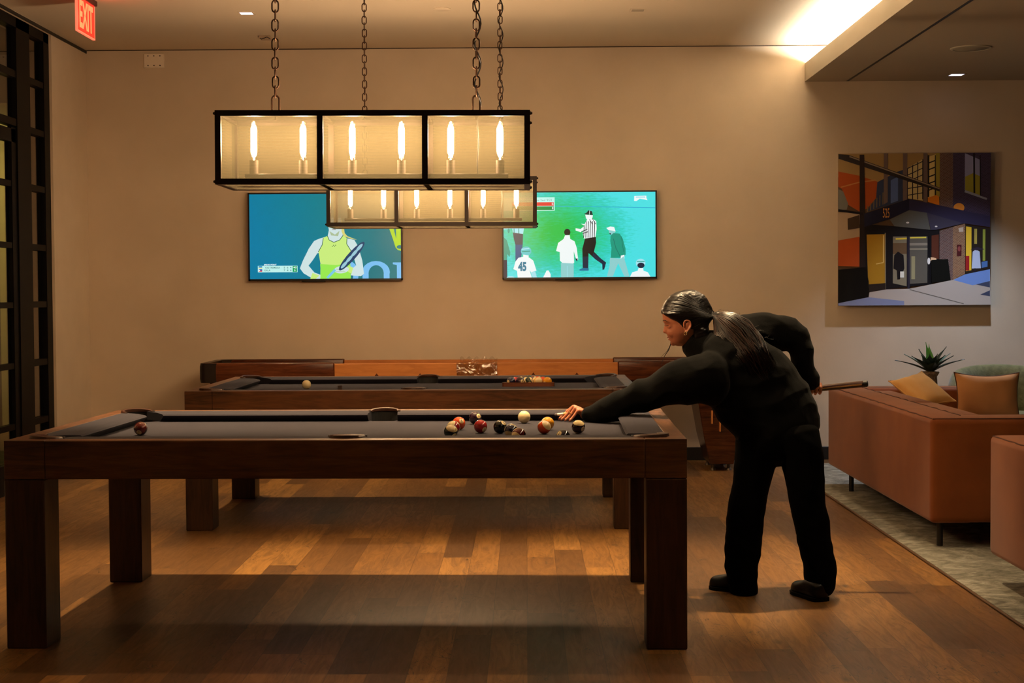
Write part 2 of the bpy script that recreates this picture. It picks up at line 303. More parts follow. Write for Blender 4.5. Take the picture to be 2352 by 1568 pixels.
# exit sign
xs = -2.86; q0, q1 = onx(176, 71, xs), onx(216, 89, xs); zb = (q0.z+q1.z)/2; h = .30
t = thing('exit_sign', (xs, (q0.y+q1.y)/2, ZC), 'red glowing edge-lit EXIT sign hanging from the ceiling, top left', 'sign')
G().box(xs-.02, xs+.02, q0.y-.02, q1.y+.02, ZC-.035, ZC, bev=.004).build('canopy', mat('exit_canopy', (60, 30, 24), .5), t)
G().box(xs-.006, xs+.006, q0.y, q1.y, zb, ZC-.035).build('panel', mat('exit_acrylic', (200, 50, 40), .2, emit=(255, 62, 42), es=.75), t)
em = mat('exit_edge', (255, 120, 90), .3, emit=(255, 120, 90), es=1.0)
G().box(xs-.008, xs+.008, q0.y, q1.y, zb-.004, zb+.004).box(xs-.008, xs+.008, q0.y-.002, q0.y+.006, zb, ZC-.04).box(xs-.008, xs+.008, q1.y-.006, q1.y+.002, zb, ZC-.04).build('edge_glow', em, t)
vs_, fs_, gw, gh = glyph('EXIT', .03); yc = (q0.y+q1.y)/2; ww = (q1.y-q0.y)*.78; hh = (ZC-.05-zb)*.86; zc = zb+(ZC-.035-zb)*.52
G().add([(xs+.0075, yc+v.x/gw*ww, zc+v.y/gh*hh) for v in vs_], fs_).build('lettering', mat('exit_letters', (255, 130, 80), .3, emit=(255, 140, 90), es=1.15), t)
l = bpy.data.lights.new('exit_glow', 'POINT'); l.energy = .9; l.color = (1, .12, .06); l.shadow_soft_size = .05; o = bpy.data.objects.new('exit_glow_lamp', l); C.objects.link(o); o.location = (xs+.12, yc, zc)
# ================================================================ televisions
bez = mat('tv_bezel', (12, 12, 12), .35)
def tv(x0, x1, z0, z1, label):
    t = thing('television', ((x0+x1)/2, YW, (z0+z1)/2), label, 'television')
    g = G(); Yf = YW-.085; b = .0115
    g.box(x0, x1, Yf+.012, Yf+.045, z0, z1, bev=.004).box(x0, x1, Yf-.002, Yf+.012, z0, z0+b+.004).box(x0, x1, Yf-.002, Yf+.012, z1-b, z1).box(x0, x0+b, Yf-.002, Yf+.012, z0, z1).box(x1-b, x1, Yf-.002, Yf+.012, z0, z1)
    g.build('housing', bez, t)
    G().box(x0+.35, x1-.35, Yf+.045, YW, z0+.12, z1-.12, bev=.004).box(x0+.42, x1-.62, Yf+.02, Yf+.05, z0-.008, z0+.01).build('wall_mount', black, t)
    return t, Yf+.008, b
def smat_bg(name, stops, kind):
    m = mat(name, (0, 0, 0), .3); k = N(m); v = k.coord(); sp = k.n('ShaderNodeSeparateXYZ'); k.l(v, sp.inputs[0])
    if kind == 'tennis': f = k.math('ADD', k.math('MULTIPLY', k.math('ADD', sp.outputs[0], .55), .75), k.math('MULTIPLY', sp.outputs[2], .35))
    else:
        dx = k.math('DIVIDE', k.math('ADD', sp.outputs[0], .17), .62); dz = k.math('DIVIDE', k.math('SUBTRACT', sp.outputs[2], .03), .42)
        f = k.math('ADD', k.math('SQRT', k.math('ADD', k.math('MULTIPLY', dx, dx), k.math('MULTIPLY', dz, dz))), k.math('MULTIPLY', k.math('SUBTRACT', k.noise(k.coord((7, 1, 30)), 3.2, 5, .65), .5), .9))
    k.l(k.ramp(f, stops), k.b.inputs['Emission Color']); k.b.inputs['Emission Strength'].default_value = 1; return m
sc = screen_mat
t, Ys, b = tv(-2.204, -.9775, 1.454, 2.154, 'left wall television showing a tennis player in a yellow top')
P = Pic(188, 252, 2140, 1352, (-2.204+b, Ys, 2.154-b), 1.2265-2*b, .70-2*b-.004)
P.rect(188, 252, 2140, 1352, smat_bg('tennis_backdrop', ((.0, (0, 122, 160)), (.45, (0, 124, 140)), (1, (0, 112, 112))), 'tennis'))
lb = sc((118, 190, 240)); P.ell(1815, 1270, 180, 145, lb); P.rect(1640, 1300, 1990, 1352, lb); tl = sc((0, 116, 128)); P.ell(1817, 1285, 98, 105, tl); P.rect(1720, 1290, 1914, 1352, tl)
P.poly([(2033, 1145), (2140, 1145), (2140, 1352), (2085, 1352), (2085, 1180), (2033, 1168)], lb); P.ell(1480, 1300, 110, 170, lb); P.ell(1470, 1310, 50, 110, tl)
yg = sc((176, 214, 40)); P.poly([(1985, 690), (2120, 690), (2140, 700), (2140, 995), (2100, 985), (2070, 950), (2040, 850)], yg); P.poly([(2045, 690), (2078, 690), (2078, 840)], tl); P.ell(2125, 945, 40, 24, tl)
sk = sc((205, 226, 226)); sk2 = sc((170, 190, 150)); top = sc((200, 236, 125)); top2 = sc((150, 232, 80)); dg = sc((10, 90, 60))
P.poly([(1195, 560), (1370, 560), (1385, 700), (1390, 800), (1450, 830), (1540, 850), (1590, 940), (1640, 1120), (1660, 1290), (1620, 1320), (1490, 1310), (1500, 1230), (1560, 1180), (1510, 1010), (1400, 1000), (1150, 1000), (1060, 1020), (1000, 1110), (945, 1180), (1020, 1270), (1150, 1320), (1180, 1352), (1000, 1352), (880, 1280), (833, 1215), (870, 1120), (950, 960), (1020, 860), (1090, 830), (1195, 800), (1212, 720), (1190, 600)], sk)
P.poly([(1220, 735), (1290, 780), (1350, 730), (1330, 800), (1240, 790)], sk2); P.line([(1255, 716), (1300, 716)], 8, sc((150, 120, 120)))
P.poly([(1370, 560), (1400, 640), (1415, 760), (1450, 800), (1575, 850), (1500, 835), (1400, 800), (1375, 740)], sc((215, 210, 120)))
P.poly([(1138, 822), (1192, 795), (1215, 850), (1275, 880), (1350, 850), (1395, 790), (1448, 830), (1440, 900), (1500, 1000), (1480, 1120), (1490, 1352), (1095, 1352), (1100, 1160), (1075, 1005), (1130, 900)], top)
P.poly([(1095, 1160), (1300, 1175), (1485, 1150), (1490, 1352), (1095, 1352), (1100, 1240)], top2)
P.line([(1192, 795), (1215, 850), (1275, 880), (1350, 850), (1395, 790)], 8, dg); P.line([(1138, 822), (1125, 910), (1072, 1005)], 8, dg); P.line([(1445, 830), (1440, 900), (1500, 1000)], 8, dg)
for x, y in ((1255, 932), (1270, 918), (1283, 932), (1297, 918)): P.ell(x, y, 7, 5, dg, 8)
P.poly([(995, 1275), (1085, 1310), (1035, 1352), (965, 1352)], top); P.poly([(1460, 1180), (1520, 1210), (1500, 1290), (1450, 1260)], top)
P.ell(1370, 1235, 95, 48, sk, rot=-.1); P.line([(1300, 1262), (1420, 1262)], 6, sk2); P.line([(1300, 1230), (1400, 1240)], 5, sk2)
nb = sc((20, 60, 100)); P.line([(1185, 1345), (1290, 1235)], 34, sc((120, 200, 230))); P.ell(1505, 1060, 245, 52, nb, 28, -.96+.12)
for q in (-.62, -.2, .22, .62): P.ell(1505+q*160, 1060-q*180, 62, 20, sc((150, 200, 215)), 16, -.84)
P.text('BREAK POINT', 450, 1166, 160, 20, sc((230, 250, 250)), .03, .3)
P.rect(290, 1180, 803, 1264, sc((190, 240, 235))); P.rect(300, 1184, 346, 1202, sc((0, 130, 200))); P.rect(300, 1202, 346, 1218, sc((225, 225, 150))); P.rect(300, 1224, 346, 1240, sc((30, 90, 190))); P.rect(300, 1240, 346, 1256, sc((220, 60, 60))); P.poly([(300, 1224), (322, 1240), (300, 1256)], sc((240, 245, 245)))
P.rect(740, 1184, 796, 1260, sc((0, 160, 90))); tx = sc((60, 120, 115))
P.text('YASTREMSKA', 478, 1205, 195, 22, tx, .01); P.text('EALA', 415, 1239, 76, 22, tx, .01); P.text('5  6  4', 675, 1204, 100, 22, tx, .01); P.text('7  4  4', 675, 1239, 100, 22, tx, .01); P.text('40', 768, 1203, 40, 24, sc((235, 250, 245))); P.text('0', 768, 1240, 18, 24, sc((235, 250, 245)))
P.g.build('screen', P.m, t)['label'] = 'lit screen with a tennis broadcast'
t, Ys, b = tv(-.1836, 1.0445, 1.4545, 2.154, 'right wall television showing a referee and players on green turf')
P = Pic(150, 222, 2100, 1330, (-.1836+b, Ys, 2.154-b), 1.228-2*b, .70-2*b-.004)
P.rect(150, 222, 2100, 1330, smat_bg('turf_backdrop', ((.15, (0, 190, 70)), (.5, (20, 200, 140)), (.75, (40, 205, 190)), (1, (70, 222, 226))), 'turf'))
P.line([(150, 385), (600, 395), (2100, 430)], 8, sc((20, 170, 215)))
wt = sc((238, 246, 246)); cy = sc((160, 225, 235)); nv = sc((15, 35, 60)); bk = sc((8, 14, 16)); tg = sc((10, 150, 125)); gr_ = sc((140, 205, 205))
P.rect(150, 285, 808, 460, sc((190, 245, 235))); P.rect(260, 348, 796, 396, sc((225, 60, 45))); P.rect(260, 402, 796, 450, sc((0, 140, 60))); P.text('Face 2nd', 610, 322, 150, 26, sc((110, 160, 150)), .0); P.text('9:21', 738, 320, 62, 28, sc((110, 160, 150)), .0); P.text('5', 780, 372, 20, 30, wt); P.text('1', 783, 426, 12, 30, wt)
P.poly([(1830, 275), (1985, 272), (1985, 300), (2000, 330), (1950, 320), (1900, 310), (1860, 340), (1828, 340)], wt); P.rect(1850, 282, 1970, 298, cy)
P.poly([(150, 700), (150, 640), (420, 640), (400, 760), (270, 745), (260, 690)], cy); P.line([(285, 690), (285, 750)], 10, tg); P.line([(345, 690), (345, 755)], 10, tg)
P.poly([(270, 740), (400, 762), (395, 900), (370, 1060), (300, 1160), (300, 900), (280, 820)], sc((50, 65, 80))); P.poly([(300, 900), (395, 900), (370, 1100), (300, 1180)], sc((20, 80, 130)))
P.poly([(150, 800), (190, 840), (235, 1000), (225, 1060), (195, 1020), (192, 1100), (195, 1330), (150, 1330)], tg); P.poly([(150, 1100), (192, 1100), (195, 1330), (150, 1330)], nv); P.ell(215, 720, 14, 30, tg)
P.ell(438, 985, 68, 62, sc((90, 200, 205))); P.line([(380, 960), (480, 950)], 14, cy); P.line([(385, 990), (490, 985)], 12, tg); P.poly([(400, 1030), (470, 1040), (470, 1080), (400, 1070)], wt)
P.poly([(340, 1070), (400, 1058), (480, 1070), (530, 1110), (570, 1240), (500, 1262), (480, 1230), (510, 1330), (328, 1330), (320, 1240), (272, 1220), (300, 1120)], wt); P.poly([(495, 1262), (555, 1250), (575, 1330), (520, 1330)], cy); P.text('45', 387, 1186, 108, 122, sc((25, 120, 150)), .05)
P.poly([(655, 1330), (700, 1240), (725, 1238), (752, 1290), (752, 1330)], wt); P.ell(235, 1330, 50, 20, cy)
P.ell(968, 742, 40, 46, bk); P.poly([(940, 780), (1000, 780), (1005, 830), (1060, 860), (1090, 950), (1106, 1100), (1085, 1110), (1050, 990), (1055, 1140), (990, 1180), (930, 1170), (872, 1110), (870, 1000), (824, 985), (850, 880), (920, 830)], wt)
P.poly([(885, 1140), (1050, 1150), (1048, 1330), (885, 1330)], gr_); P.line([(965, 1180), (965, 1330)], 6, cy); P.poly([(1070, 1085), (1100, 1085), (1095, 1120), (1080, 1112)], nv)
P.poly([(1180, 505), (1215, 490), (1240, 458), (1285, 470), (1298, 520), (1230, 515)], sc((10, 45, 40))); P.line([(1258, 460), (1250, 515)], 5, wt); P.poly([(1200, 515), (1298, 522), (1290, 560), (1225, 582), (1210, 560)], wt)
P.poly([(1225, 580), (1280, 558), (1340, 600), (1345, 700), (1330, 810), (1180, 825), (1165, 740), (1200, 720), (1140, 742), (1075, 720), (1075, 690), (1140, 700), (1190, 660), (1145, 632), (1190, 640), (1205, 610)], wt)
for x in range(1185, 1345, 27): P.line([(x, 600 if x > 1200 else 650), (x-6, 815)], 9, bk)
P.line([(1150, 735), (1225, 705)], 9, bk); P.line([(1165, 760), (1240, 735)], 9, bk); P.line([(1290, 565), (1335, 640)], 7, bk); P.line([(1255, 575), (1290, 640)], 7, bk)
P.poly([(1195, 825), (1335, 805), (1338, 880), (1310, 1000), (1400, 1090), (1465, 1140), (1440, 1230), (1418, 1235), (1415, 1160), (1330, 1100), (1240, 1015), (1235, 1215), (1165, 1215), (1160, 960)], bk)
P.poly([(1165, 1060), (1238, 1060), (1235, 1215), (1165, 1215)], nv); P.poly([(1300, 1010), (1465, 1140), (1435, 1232), (1418, 1235), (1415, 1160), (1290, 1060)], nv); P.poly([(1120, 1230), (1170, 1208), (1240, 1212), (1240, 1245), (1125, 1245)], sc((20, 110, 150)))
P.poly([(1470, 690), (1520, 670), (1570, 678), (1590, 740), (1500, 720)], wt); P.poly([(1500, 715), (1590, 735), (1570, 760), (1520, 780), (1505, 750)], gr_); P.poly([(1505, 755), (1530, 760), (1520, 782)], bk)
P.poly([(1525, 790), (1560, 755), (1640, 765), (1680, 830), (1715, 960), (1715, 1040), (1660, 1090), (1640, 1080), (1525, 1080), (1535, 950), (1520, 860)], tg); P.line([(1560, 830), (1590, 950), (1650, 1070)], 8, sc((8, 110, 95))); P.line([(1660, 800), (1690, 1000)], 6, sc((8, 110, 95)))
P.poly([(1655, 1050), (1700, 1040), (1700, 1090), (1650, 1095)], wt); P.poly([(1515, 1080), (1655, 1090), (1690, 1060), (1730, 1200), (1765, 1325), (1700, 1325), (1620, 1150), (1550, 1325), (1475, 1325), (1510, 1180)], gr_)
P.ell(1908, 1150, 62, 58, cy); P.line([(1860, 1130), (1960, 1130)], 10, tg); P.ell(1912, 1180, 46, 36, nv); P.poly([(1770, 1330), (1800, 1270), (1870, 1250), (1880, 1215), (1940, 1215), (1945, 1250), (2000, 1270), (2035, 1330)], wt)
P.g.build('screen', P.m, t)['label'] = 'lit screen with a field sport broadcast'
# ================================================================ framed print on the right
x0, x1, z0, z1 = 2.481, 3.6885, 1.232, 2.434; YP = YW-.07
t = thing('wall_print', ((x0+x1)/2, YW, (z0+z1)/2), 'large square unframed photo print of a brick building entrance at dusk', 'picture')
G().box(x0, x1, YP, YP+.006, z0, z1).build('panel', mat('print_edge', (150, 145, 140), .3), t)
G().box(x0+.035, x1-.035, YP+.006, YW, z0+.035, z0+.06).box(x0+.035, x1-.035, YP+.006, YW, z1-.06, z1-.035).box(x0+.035, x0+.06, YP+.006, YW, z0+.06, z1-.06).box(x1-.06, x1-.035, YP+.006, YW, z0+.06, z1-.06).build('standoff_frame', plaster, t)
def brickm(name, a, b, mo):
    m = mat(name, a, .5); k = N(m); br = k.n('ShaderNodeTexBrick'); tc = k.n('ShaderNodeTexCoord'); sp = k.n('ShaderNodeSeparateXYZ'); cb = k.n('ShaderNodeCombineXYZ'); k.l(tc.outputs['Object'], sp.inputs[0]); k.l(sp.outputs[0], cb.inputs[0]); k.l(k.math('ADD', sp.outputs[2], k.math('MULTIPLY', sp.outputs[0], .15)), cb.inputs[1]); k.l(cb.outputs[0], br.inputs['Vector'])
    br.inputs['Scale'].default_value = 26; br.inputs['Color1'].default_value = lin(a); br.inputs['Color2'].default_value = lin(b); br.inputs['Mortar'].default_value = lin(mo); br.inputs['Mortar Size'].default_value = .06; k.l(br.outputs['Color'], k.b.inputs['Base Color']); return m
b1 = brickm('brick_print', (105, 62, 55), (80, 48, 48), (125, 110, 105)); b2 = brickm('brick_print_dusk', (62, 48, 78), (46, 36, 62), (78, 72, 108)); b3 = brickm('brick_print_lit', (140, 92, 66), (105, 66, 52), (160, 130, 100))
pm = print_mat; P = Pic(158, 108, 1413, 1365, (x0, YP-.0005, z1), x1-x0, z1-z0)
P.rect(158, 108, 1413, 1365, pm((70, 55, 40)))
P.poly([(158, 108), (1000, 108), (1000, 420), (700, 400), (158, 300)], pm((122, 102, 66))); P.poly([(158, 590), (340, 600), (340, 800), (158, 830)], pm((138, 122, 104)))
P.poly([(160, 255), (330, 290), (480, 340), (475, 470), (400, 560), (340, 590), (240, 530), (190, 400), (160, 380)], pm((128, 60, 26))); P.line([(180, 385), (330, 345), (470, 328)], 10, pm((140, 100, 60)))
P.poly([(160, 400), (200, 420), (240, 520), (230, 570), (160, 575)], pm((90, 92, 88)))
P.poly([(480, 345), (640, 262), (690, 245), (690, 500), (390, 590), (470, 480)], pm((42, 50, 74))); P.poly([(590, 330), (650, 300), (650, 500), (590, 520)], pm((66, 84, 130)))
for i in range(7): P.line([(400+i*25, 590-i*12), (402+i*25, 540-i*22)], 7, pm((90, 80, 60)))
P.poly([(725, 232), (855, 156), (855, 500), (725, 480)], pm((150, 138, 100)))
for x in (727, 770, 812, 853): P.line([(x, 232-(x-725)*.58), (x, 490)], 8, pm((28, 30, 44)))
for q in (235, 290, 345, 400, 455): P.line([(725, q), (855, q-60 if q < 400 else q-20)], 7, pm((28, 30, 44)))
P.poly([(895, 140), (958, 118), (958, 465), (895, 475)], pm((165, 150, 100)))
for x in (900, 957): P.line([(x, 125), (x, 470)], 12, pm((25, 25, 32)))
for q in (190, 245, 305, 360, 415): P.line([(900, q), (957, q-22)], 10, pm((25, 25, 32)))
P.poly([(895, 475), (985, 448), (990, 540), (895, 510)], pm((165, 100, 30))); P.poly([(958, 108), (992, 108), (992, 470), (962, 455)], pm((120, 112, 50)))
for a_, b_ in ((532, 565), (690, 725), (858, 890)): P.poly([(a_, 108), (b_, 108), (b_, 510), (a_, 530)], pm((86, 74, 72)))
P.poly([(160, 112), (240, 118), (1000, 396), (1000, 428), (160, 150)], pm((38, 34, 36))); P.line([(250, 132), (990, 402)], 10, pm((110, 100, 90)))
P.poly([(992, 108), (1100, 108), (1100, 575), (992, 545)], b1); P.poly([(1100, 108), (1413, 108), (1405, 640), (1200, 600), (1100, 575)], b2); P.ell(1150, 560, 45, 38, pm((190, 120, 50)))
P.poly([(1197, 110), (1320, 165), (1326, 462), (1197, 418)], pm((112, 118, 158))); P.poly([(1200, 305), (1265, 275), (1320, 300), (1326, 460), (1200, 415)], pm((118, 116, 48))); P.line([(1272, 112), (1276, 440)], 14, pm((18, 18, 30))); P.line([(1322, 130), (1326, 465)], 8, pm((18, 18, 30))); P.line([(1197, 425), (1378, 490)], 16, pm((112, 122, 150)))
P.poly([(333, 118), (370, 118), (388, 1060), (335, 1060)], pm((34, 27, 28))); P.line([(158, 575), (360, 605)], 18, pm((18, 18, 26)))
P.poly([(235, 645), (330, 615), (335, 722), (237, 738)], pm((52, 40, 32))); P.poly([(158, 825), (333, 795), (333, 1042), (158, 1036)], pm((142, 66, 32)))
P.poly([(372, 690), (990, 740), (990, 1000), (930, 1192), (560, 1230), (388, 1240)], pm((20, 19, 22))); P.poly([(392, 778), (545, 775), (545, 1190), (405, 1200)], pm((132, 100, 30))); P.line([(530, 785), (530, 1010), (470, 1022)], 8, pm((170, 150, 90)))
P.line([(545, 765), (547, 1232)], 8, pm((110, 100, 80))); P.poly([(608, 795), (722, 795), (722, 1208), (608, 1182)], pm((104, 98, 82))); P.poly([(745, 795), (892, 795), (892, 1180), (745, 1188)], pm((74, 72, 66))); P.poly([(608, 850), (722, 850), (722, 940), (608, 940)], pm((84, 66, 48)))
P.rect(745, 850, 892, 870, pm((110, 105, 95))); P.rect(745, 895, 892, 905, pm((120, 115, 100))); P.rect(760, 960, 790, 1150, pm((120, 116, 90))); P.line([(630, 815), (722, 812)], 14, pm((200, 160, 60))); P.line([(748, 806), (882, 804)], 12, pm((210, 170, 70)))
P.poly([(618, 950), (650, 920), (695, 950), (702, 1060), (665, 1150), (645, 1150), (640, 1075), (612, 1060)], pm((22, 20, 22))); P.rect(668, 1085, 700, 1135, pm((190, 190, 170))); P.line([(735, 795), (738, 1228)], 20, pm((36, 34, 44))); P.line([(905, 790), (918, 1192)], 12, pm((14, 14, 18)))
P.ell(903, 1000, 12, 28, pm((220, 215, 190))); P.poly([(918, 968), (965, 972), (965, 1000), (918, 998)], pm((200, 150, 120))); P.poly([(925, 790), (985, 780), (985, 985), (925, 965)], pm((70, 38, 28)))
P.poly([(370, 605), (740, 485), (740, 578), (580, 650), (372, 715)], pm((26, 27, 46))); P.poly([(740, 485), (1405, 632), (1405, 722), (1190, 690), (740, 578)], pm((40, 38, 62))); P.poly([(580, 655), (740, 578), (885, 600), (915, 742), (620, 710)], pm((72, 74, 72))); P.poly([(885, 600), (1190, 690), (960, 742), (918, 742)], pm((52, 50, 66))); P.ell(728, 681, 13, 7, pm((235, 235, 225))); P.ell(962, 714, 11, 6, pm((235, 235, 225)))
P.text('525', 551, 600, 54, 78, pm((165, 118, 62)), .0)
P.poly([(990, 752), (1100, 718), (1100, 1156), (1080, 1160), (1060, 985), (990, 985)], b1); P.poly([(1100, 718), (1200, 692), (1200, 1108), (1100, 1156)], b3); P.rect(1133, 866, 1171, 962, pm((60, 24, 26))); P.ell(1152, 900, 12, 22, pm((105, 55, 55))); P.poly([(1145, 730), (1185, 720), (1185, 760), (1150, 760)], pm((150, 140, 130)))
P.poly([(1203, 700), (1405, 730), (1405, 1068), (1203, 1108)], pm((34, 28, 24))); P.poly([(1207, 715), (1252, 722), (1252, 1078), (1207, 1086)], pm((176, 146, 42))); P.rect(1275, 735, 1298, 860, pm((130, 120, 60))); P.rect(1345, 740, 1366, 1000, pm((110, 120, 50))); P.rect(1205, 960, 1235, 1080, pm((120, 30, 30)))
P.poly([(1262, 925), (1290, 905), (1320, 925), (1330, 1062), (1255, 1064)], pm((140, 152, 190))); P.poly([(1245, 905), (1300, 885), (1360, 905), (1300, 915)], pm((40, 34, 46))); P.line([(1282, 1062), (1282, 1132)], 14, pm((30, 28, 40))); P.poly([(1335, 1010), (1385, 1000), (1385, 1050), (1335, 1060)], pm((60, 90, 140)))
P.poly([(158, 1345), (408, 1295), (415, 1255), (560, 1232), (745, 1228), (925, 1192), (1100, 1157), (1200, 1112), (1405, 1070), (1413, 1365), (158, 1365)], pm((138, 132, 128))); P.poly([(1105, 1158), (1200, 1112), (1405, 1070), (1405, 1180), (1260, 1202)], pm((86, 112, 165))); P.poly([(1290, 1196), (1405, 1168), (1405, 1222)], pm((50, 56, 76))); P.poly([(1325, 1280), (1405, 1245), (1405, 1295)], pm((50, 56, 76))); P.line([(745, 1235), (1190, 1355)], 6, pm((80, 76, 72))); P.poly([(158, 1345), (408, 1297), (700, 1330), (700, 1365), (158, 1365)], pm((100, 108, 138)))
P.poly([(158, 1068), (385, 1045), (408, 1165), (408, 1296), (158, 1345)], pm((9, 10, 10))); P.poly([(922, 992), (1060, 985), (1082, 1160), (926, 1182)], pm((14, 15, 13))); P.poly([(405, 1190), (547, 1180), (547, 1232), (412, 1256)], pm((34, 28, 24)))
P.g.build('image', P.m, t)
# ================================================================ billiard tables
walx = wood('walnut_x', (46, 27, 14), (100, 62, 33), 'x'); walz = wood('walnut_z', (32, 19, 11), (70, 43, 24), 'z'); waly = wood('walnut_y', (48, 28, 16), (104, 66, 40), 'y')
felt = cloth('billiard_cloth', (45, 43, 50), (49, 47, 54), .95, 420, .12, 3); leather = mat('pocket_leather', (54, 28, 15), .4); hole = mat('pocket_black', (8, 7, 7), .8); brass = mat('pocket_rivet', (150, 140, 130), .3, 1)
TW, TD = 2.606, 1.508; HW, HD = TW/2, TD/2; ZT, ZBED, R1 = .80, .7605, .07; BLK = .157
def table(name, x, y, th, label):
    c, s = math.cos(th), math.sin(th); cx, cy = x+HW*c-HD*s, y+HW*s+HD*c
    t = thing(name, (cx, cy, 0), label, 'pool table', th, 'billiard tables')
    for sy in (-1, 1):
        y0, y1 = sorted((sy*HD, sy*(HD-R1))); G().box(-HW+BLK+.001, HW-BLK-.001, y0, y1, .652, ZT, bev=.003).build('side_rail', walx, t, local=True)
        x0, x1 = sorted((sy*HW, sy*(HW-R1))); G().box(x0, x1, -HD+BLK+.001, HD-BLK-.001, .652, ZT, bev=.003).build('end_rail', waly, t, local=True)
    for sx in (-1, 1):
        for sy in (-1, 1):
            g = G().prism([(0, 0), (BLK, 0), (BLK, R1), (R1, R1), (R1, BLK), (0, BLK)], lambda a, b: (sx*(HW-a), sy*(HD-b), .652), lambda a, b: (sx*(HW-a), sy*(HD-b), ZT)); g.build('corner_block', walx, t, local=True, bev=.002)
            x0, x1 = sorted((sx*HW, sx*(HW-.154))); y0, y1 = sorted((sy*HD, sy*(HD-.17))); G().box(x0, x1, y0, y1, 0, .650, bev=.004).build('leg', walz, t, local=True)
    G().box(-HW+.02, HW-.02, -HD+.02, HD-.02, .655, .70).build('slate_frame', hole, t, local=True)
    a = .165; ex, ey = HW-a, HD-a; q = .085
    pl = [(-ex+q, -ey), (-.062, -ey), (-.05, -ey+.035), (.05, -ey+.035), (.062, -ey), (ex-q, -ey), (ex, -ey+q), (ex, ey-q), (ex-q, ey), (.062, ey), (.05, ey-.035), (-.05, ey-.035), (-.062, ey), (-ex+q, ey), (-ex, ey-q), (-ex, -ey+q)]
    G().prism(pl, lambda u, v: (u, v, .735), lambda u, v: (u, v, ZBED)).build('bed_cloth', felt, t, local=True)
    sec = [(R1+.001, ZT), (.165, ZT), (.208, ZT-.004), (.218, ZT-.010), (.214, ZT-.017), (.190, ZBED+.001), (R1+.001, ZBED+.001)]
    def cushion(f, l0, l1, c0, c1):
        rs = []
        for e in range(2):
            ring = []
            for d, z in sec:
                k_ = (d-R1)/.15; u = (l0+c0*k_) if e == 0 else (l1-c1*k_); p = f(u, d); ring.append(Vector((p[0], p[1], z)))
            rs.append(ring)
        G().rings(rs).build('cushion', felt, t, local=True)
    for sy in (-1, 1):
        cushion(lambda u, d: (u, sy*(HD-d)), -HW+.155, -.058, .125, .012); cushion(lambda u, d: (u, sy*(HD-d)), .058, HW-.155, .012, .125)
    for sx in (-1, 1): cushion(lambda u, d: (sx*(HW-d), u), -HD+.155, HD-.155, .125, .125)
    def pocket(px, py, ang, r, span):
        rim = G(); path = [(px+math.cos(ang+a_)*r, py+math.sin(ang+a_)*r) for a_ in [-span+2*span*i/20 for i in range(21)]]
        rs = []
        for i, (u, v) in enumerate(path):
            e = math.sin(PI*i/20); w = .007+.008*e; hh = ZT+.003+.009*e**.7; d = Vector((u-px, v-py, 0)).normalized(); cc = Vector((u, v, 0))
            rs.append([cc-d*.004+Vector((0, 0, ZT-.001)), cc-d*.004+Vector((0, 0, hh)), cc+d*.003+Vector((0, 0, hh+.003)), cc+d*w+Vector((0, 0, hh-.001)), cc+d*(w+.002)+Vector((0, 0, ZT-.002))])
        rim.rings(rs); po = rim.build('pocket_rim', leather, t, local=True, smooth=True, sharp=1.0)
        n = 20; g = G(); g.rings([[Vector((px+math.cos(2*PI*j/n)*r*k_, py+math.sin(2*PI*j/n)*r*k_, z)) for j in range(n)] for k_, z in ((.98, ZT-.004 if span > 2 else ZT-.004), (.98, .70), (.75, .62), (.01, .61))], cap=False)
        # keep only the outer arc of the cup above the bed
        g2 = G(); 
        rs = [[Vector((u, v, z)) for z in (ZT-.002, ZBED-.06)] for u, v in path]
        vs_ = [p for r_ in rs for p in r_]; g2.add(vs_, [(2*i, 2*i+1, 2*i+3, 2*i+2) for i in range(20)])
        g2.rings([[Vector((px+math.cos(2*PI*j/n)*r, py+math.sin(2*PI*j/n)*r, z)) for j in range(n)] for z in (ZBED-.03, .67)]+[[Vector((px+math.cos(2*PI*j/n)*r*.7, py+math.sin(2*PI*j/n)*r*.7, .66)) for j in range(n)]], cap=True)
        g2.build('cup', hole, po, local=True)
        for e in (0, -1):
            u, v = path[e]; d = Vector((u-px, v-py, 0)).normalized(); G().cyl((u+d.x*.006, v+d.y*.006, ZT), (u+d.x*.006, v+d.y*.006, ZT+.006), .006, 10).build('rivet', brass, po, local=True)
    for sx in (-1, 1):
        for sy in (-1, 1): pocket(sx*(HW-.140), sy*(HD-.140), math.atan2(sy, sx), .068, 1.75)
    for sy in (-1, 1): pocket(0, sy*(HD-.138), sy*PI/2, .064, 1.5)
    return t, (lambda a, b, z: Vector((cx+a*c-b*s, cy+a*s+b*c, z)))
T1, L1 = table('billiard_table', -2.0, 5.803, -.0229, 'dark wood billiard table in the foreground, the woman leans over it')
T2, L2 = table('billiard_table', -1.953, 8.688, -.0035, 'lighter looking billiard table behind, with racked balls on its grey cloth')
# ---------------------------------------------------------------- balls
BR = .0286; ZB = ZBED+BR
CR = (214, 192, 140)
def ballmat(name, col, stripe):
    if name in MATS: return MATS[name]
    m = mat(name, col, .08, Coat_Weight=.6, Coat_Roughness=.03); k = N(m); tc = k.n('ShaderNodeTexCoord'); sp = k.n('ShaderNodeSeparateXYZ'); k.l(tc.outputs['Object'], sp.inputs[0])
    c = col
    if stripe: c = k.mix(k.math('LESS_THAN', k.math('ABSOLUTE', sp.outputs[2]), .0158), CR, col)
    c = k.mix(k.math('GREATER_THAN', k.math('ABSOLUTE', sp.outputs[0]), .0262), c, CR); k.l(c, k.b.inputs['Base Color']); return m
BC = {1: (206, 140, 16), 2: (22, 24, 50), 3: (150, 24, 26), 4: (38, 18, 32), 5: (196, 66, 16), 6: (10, 34, 22), 7: (84, 20, 18), 8: (8, 8, 8)}
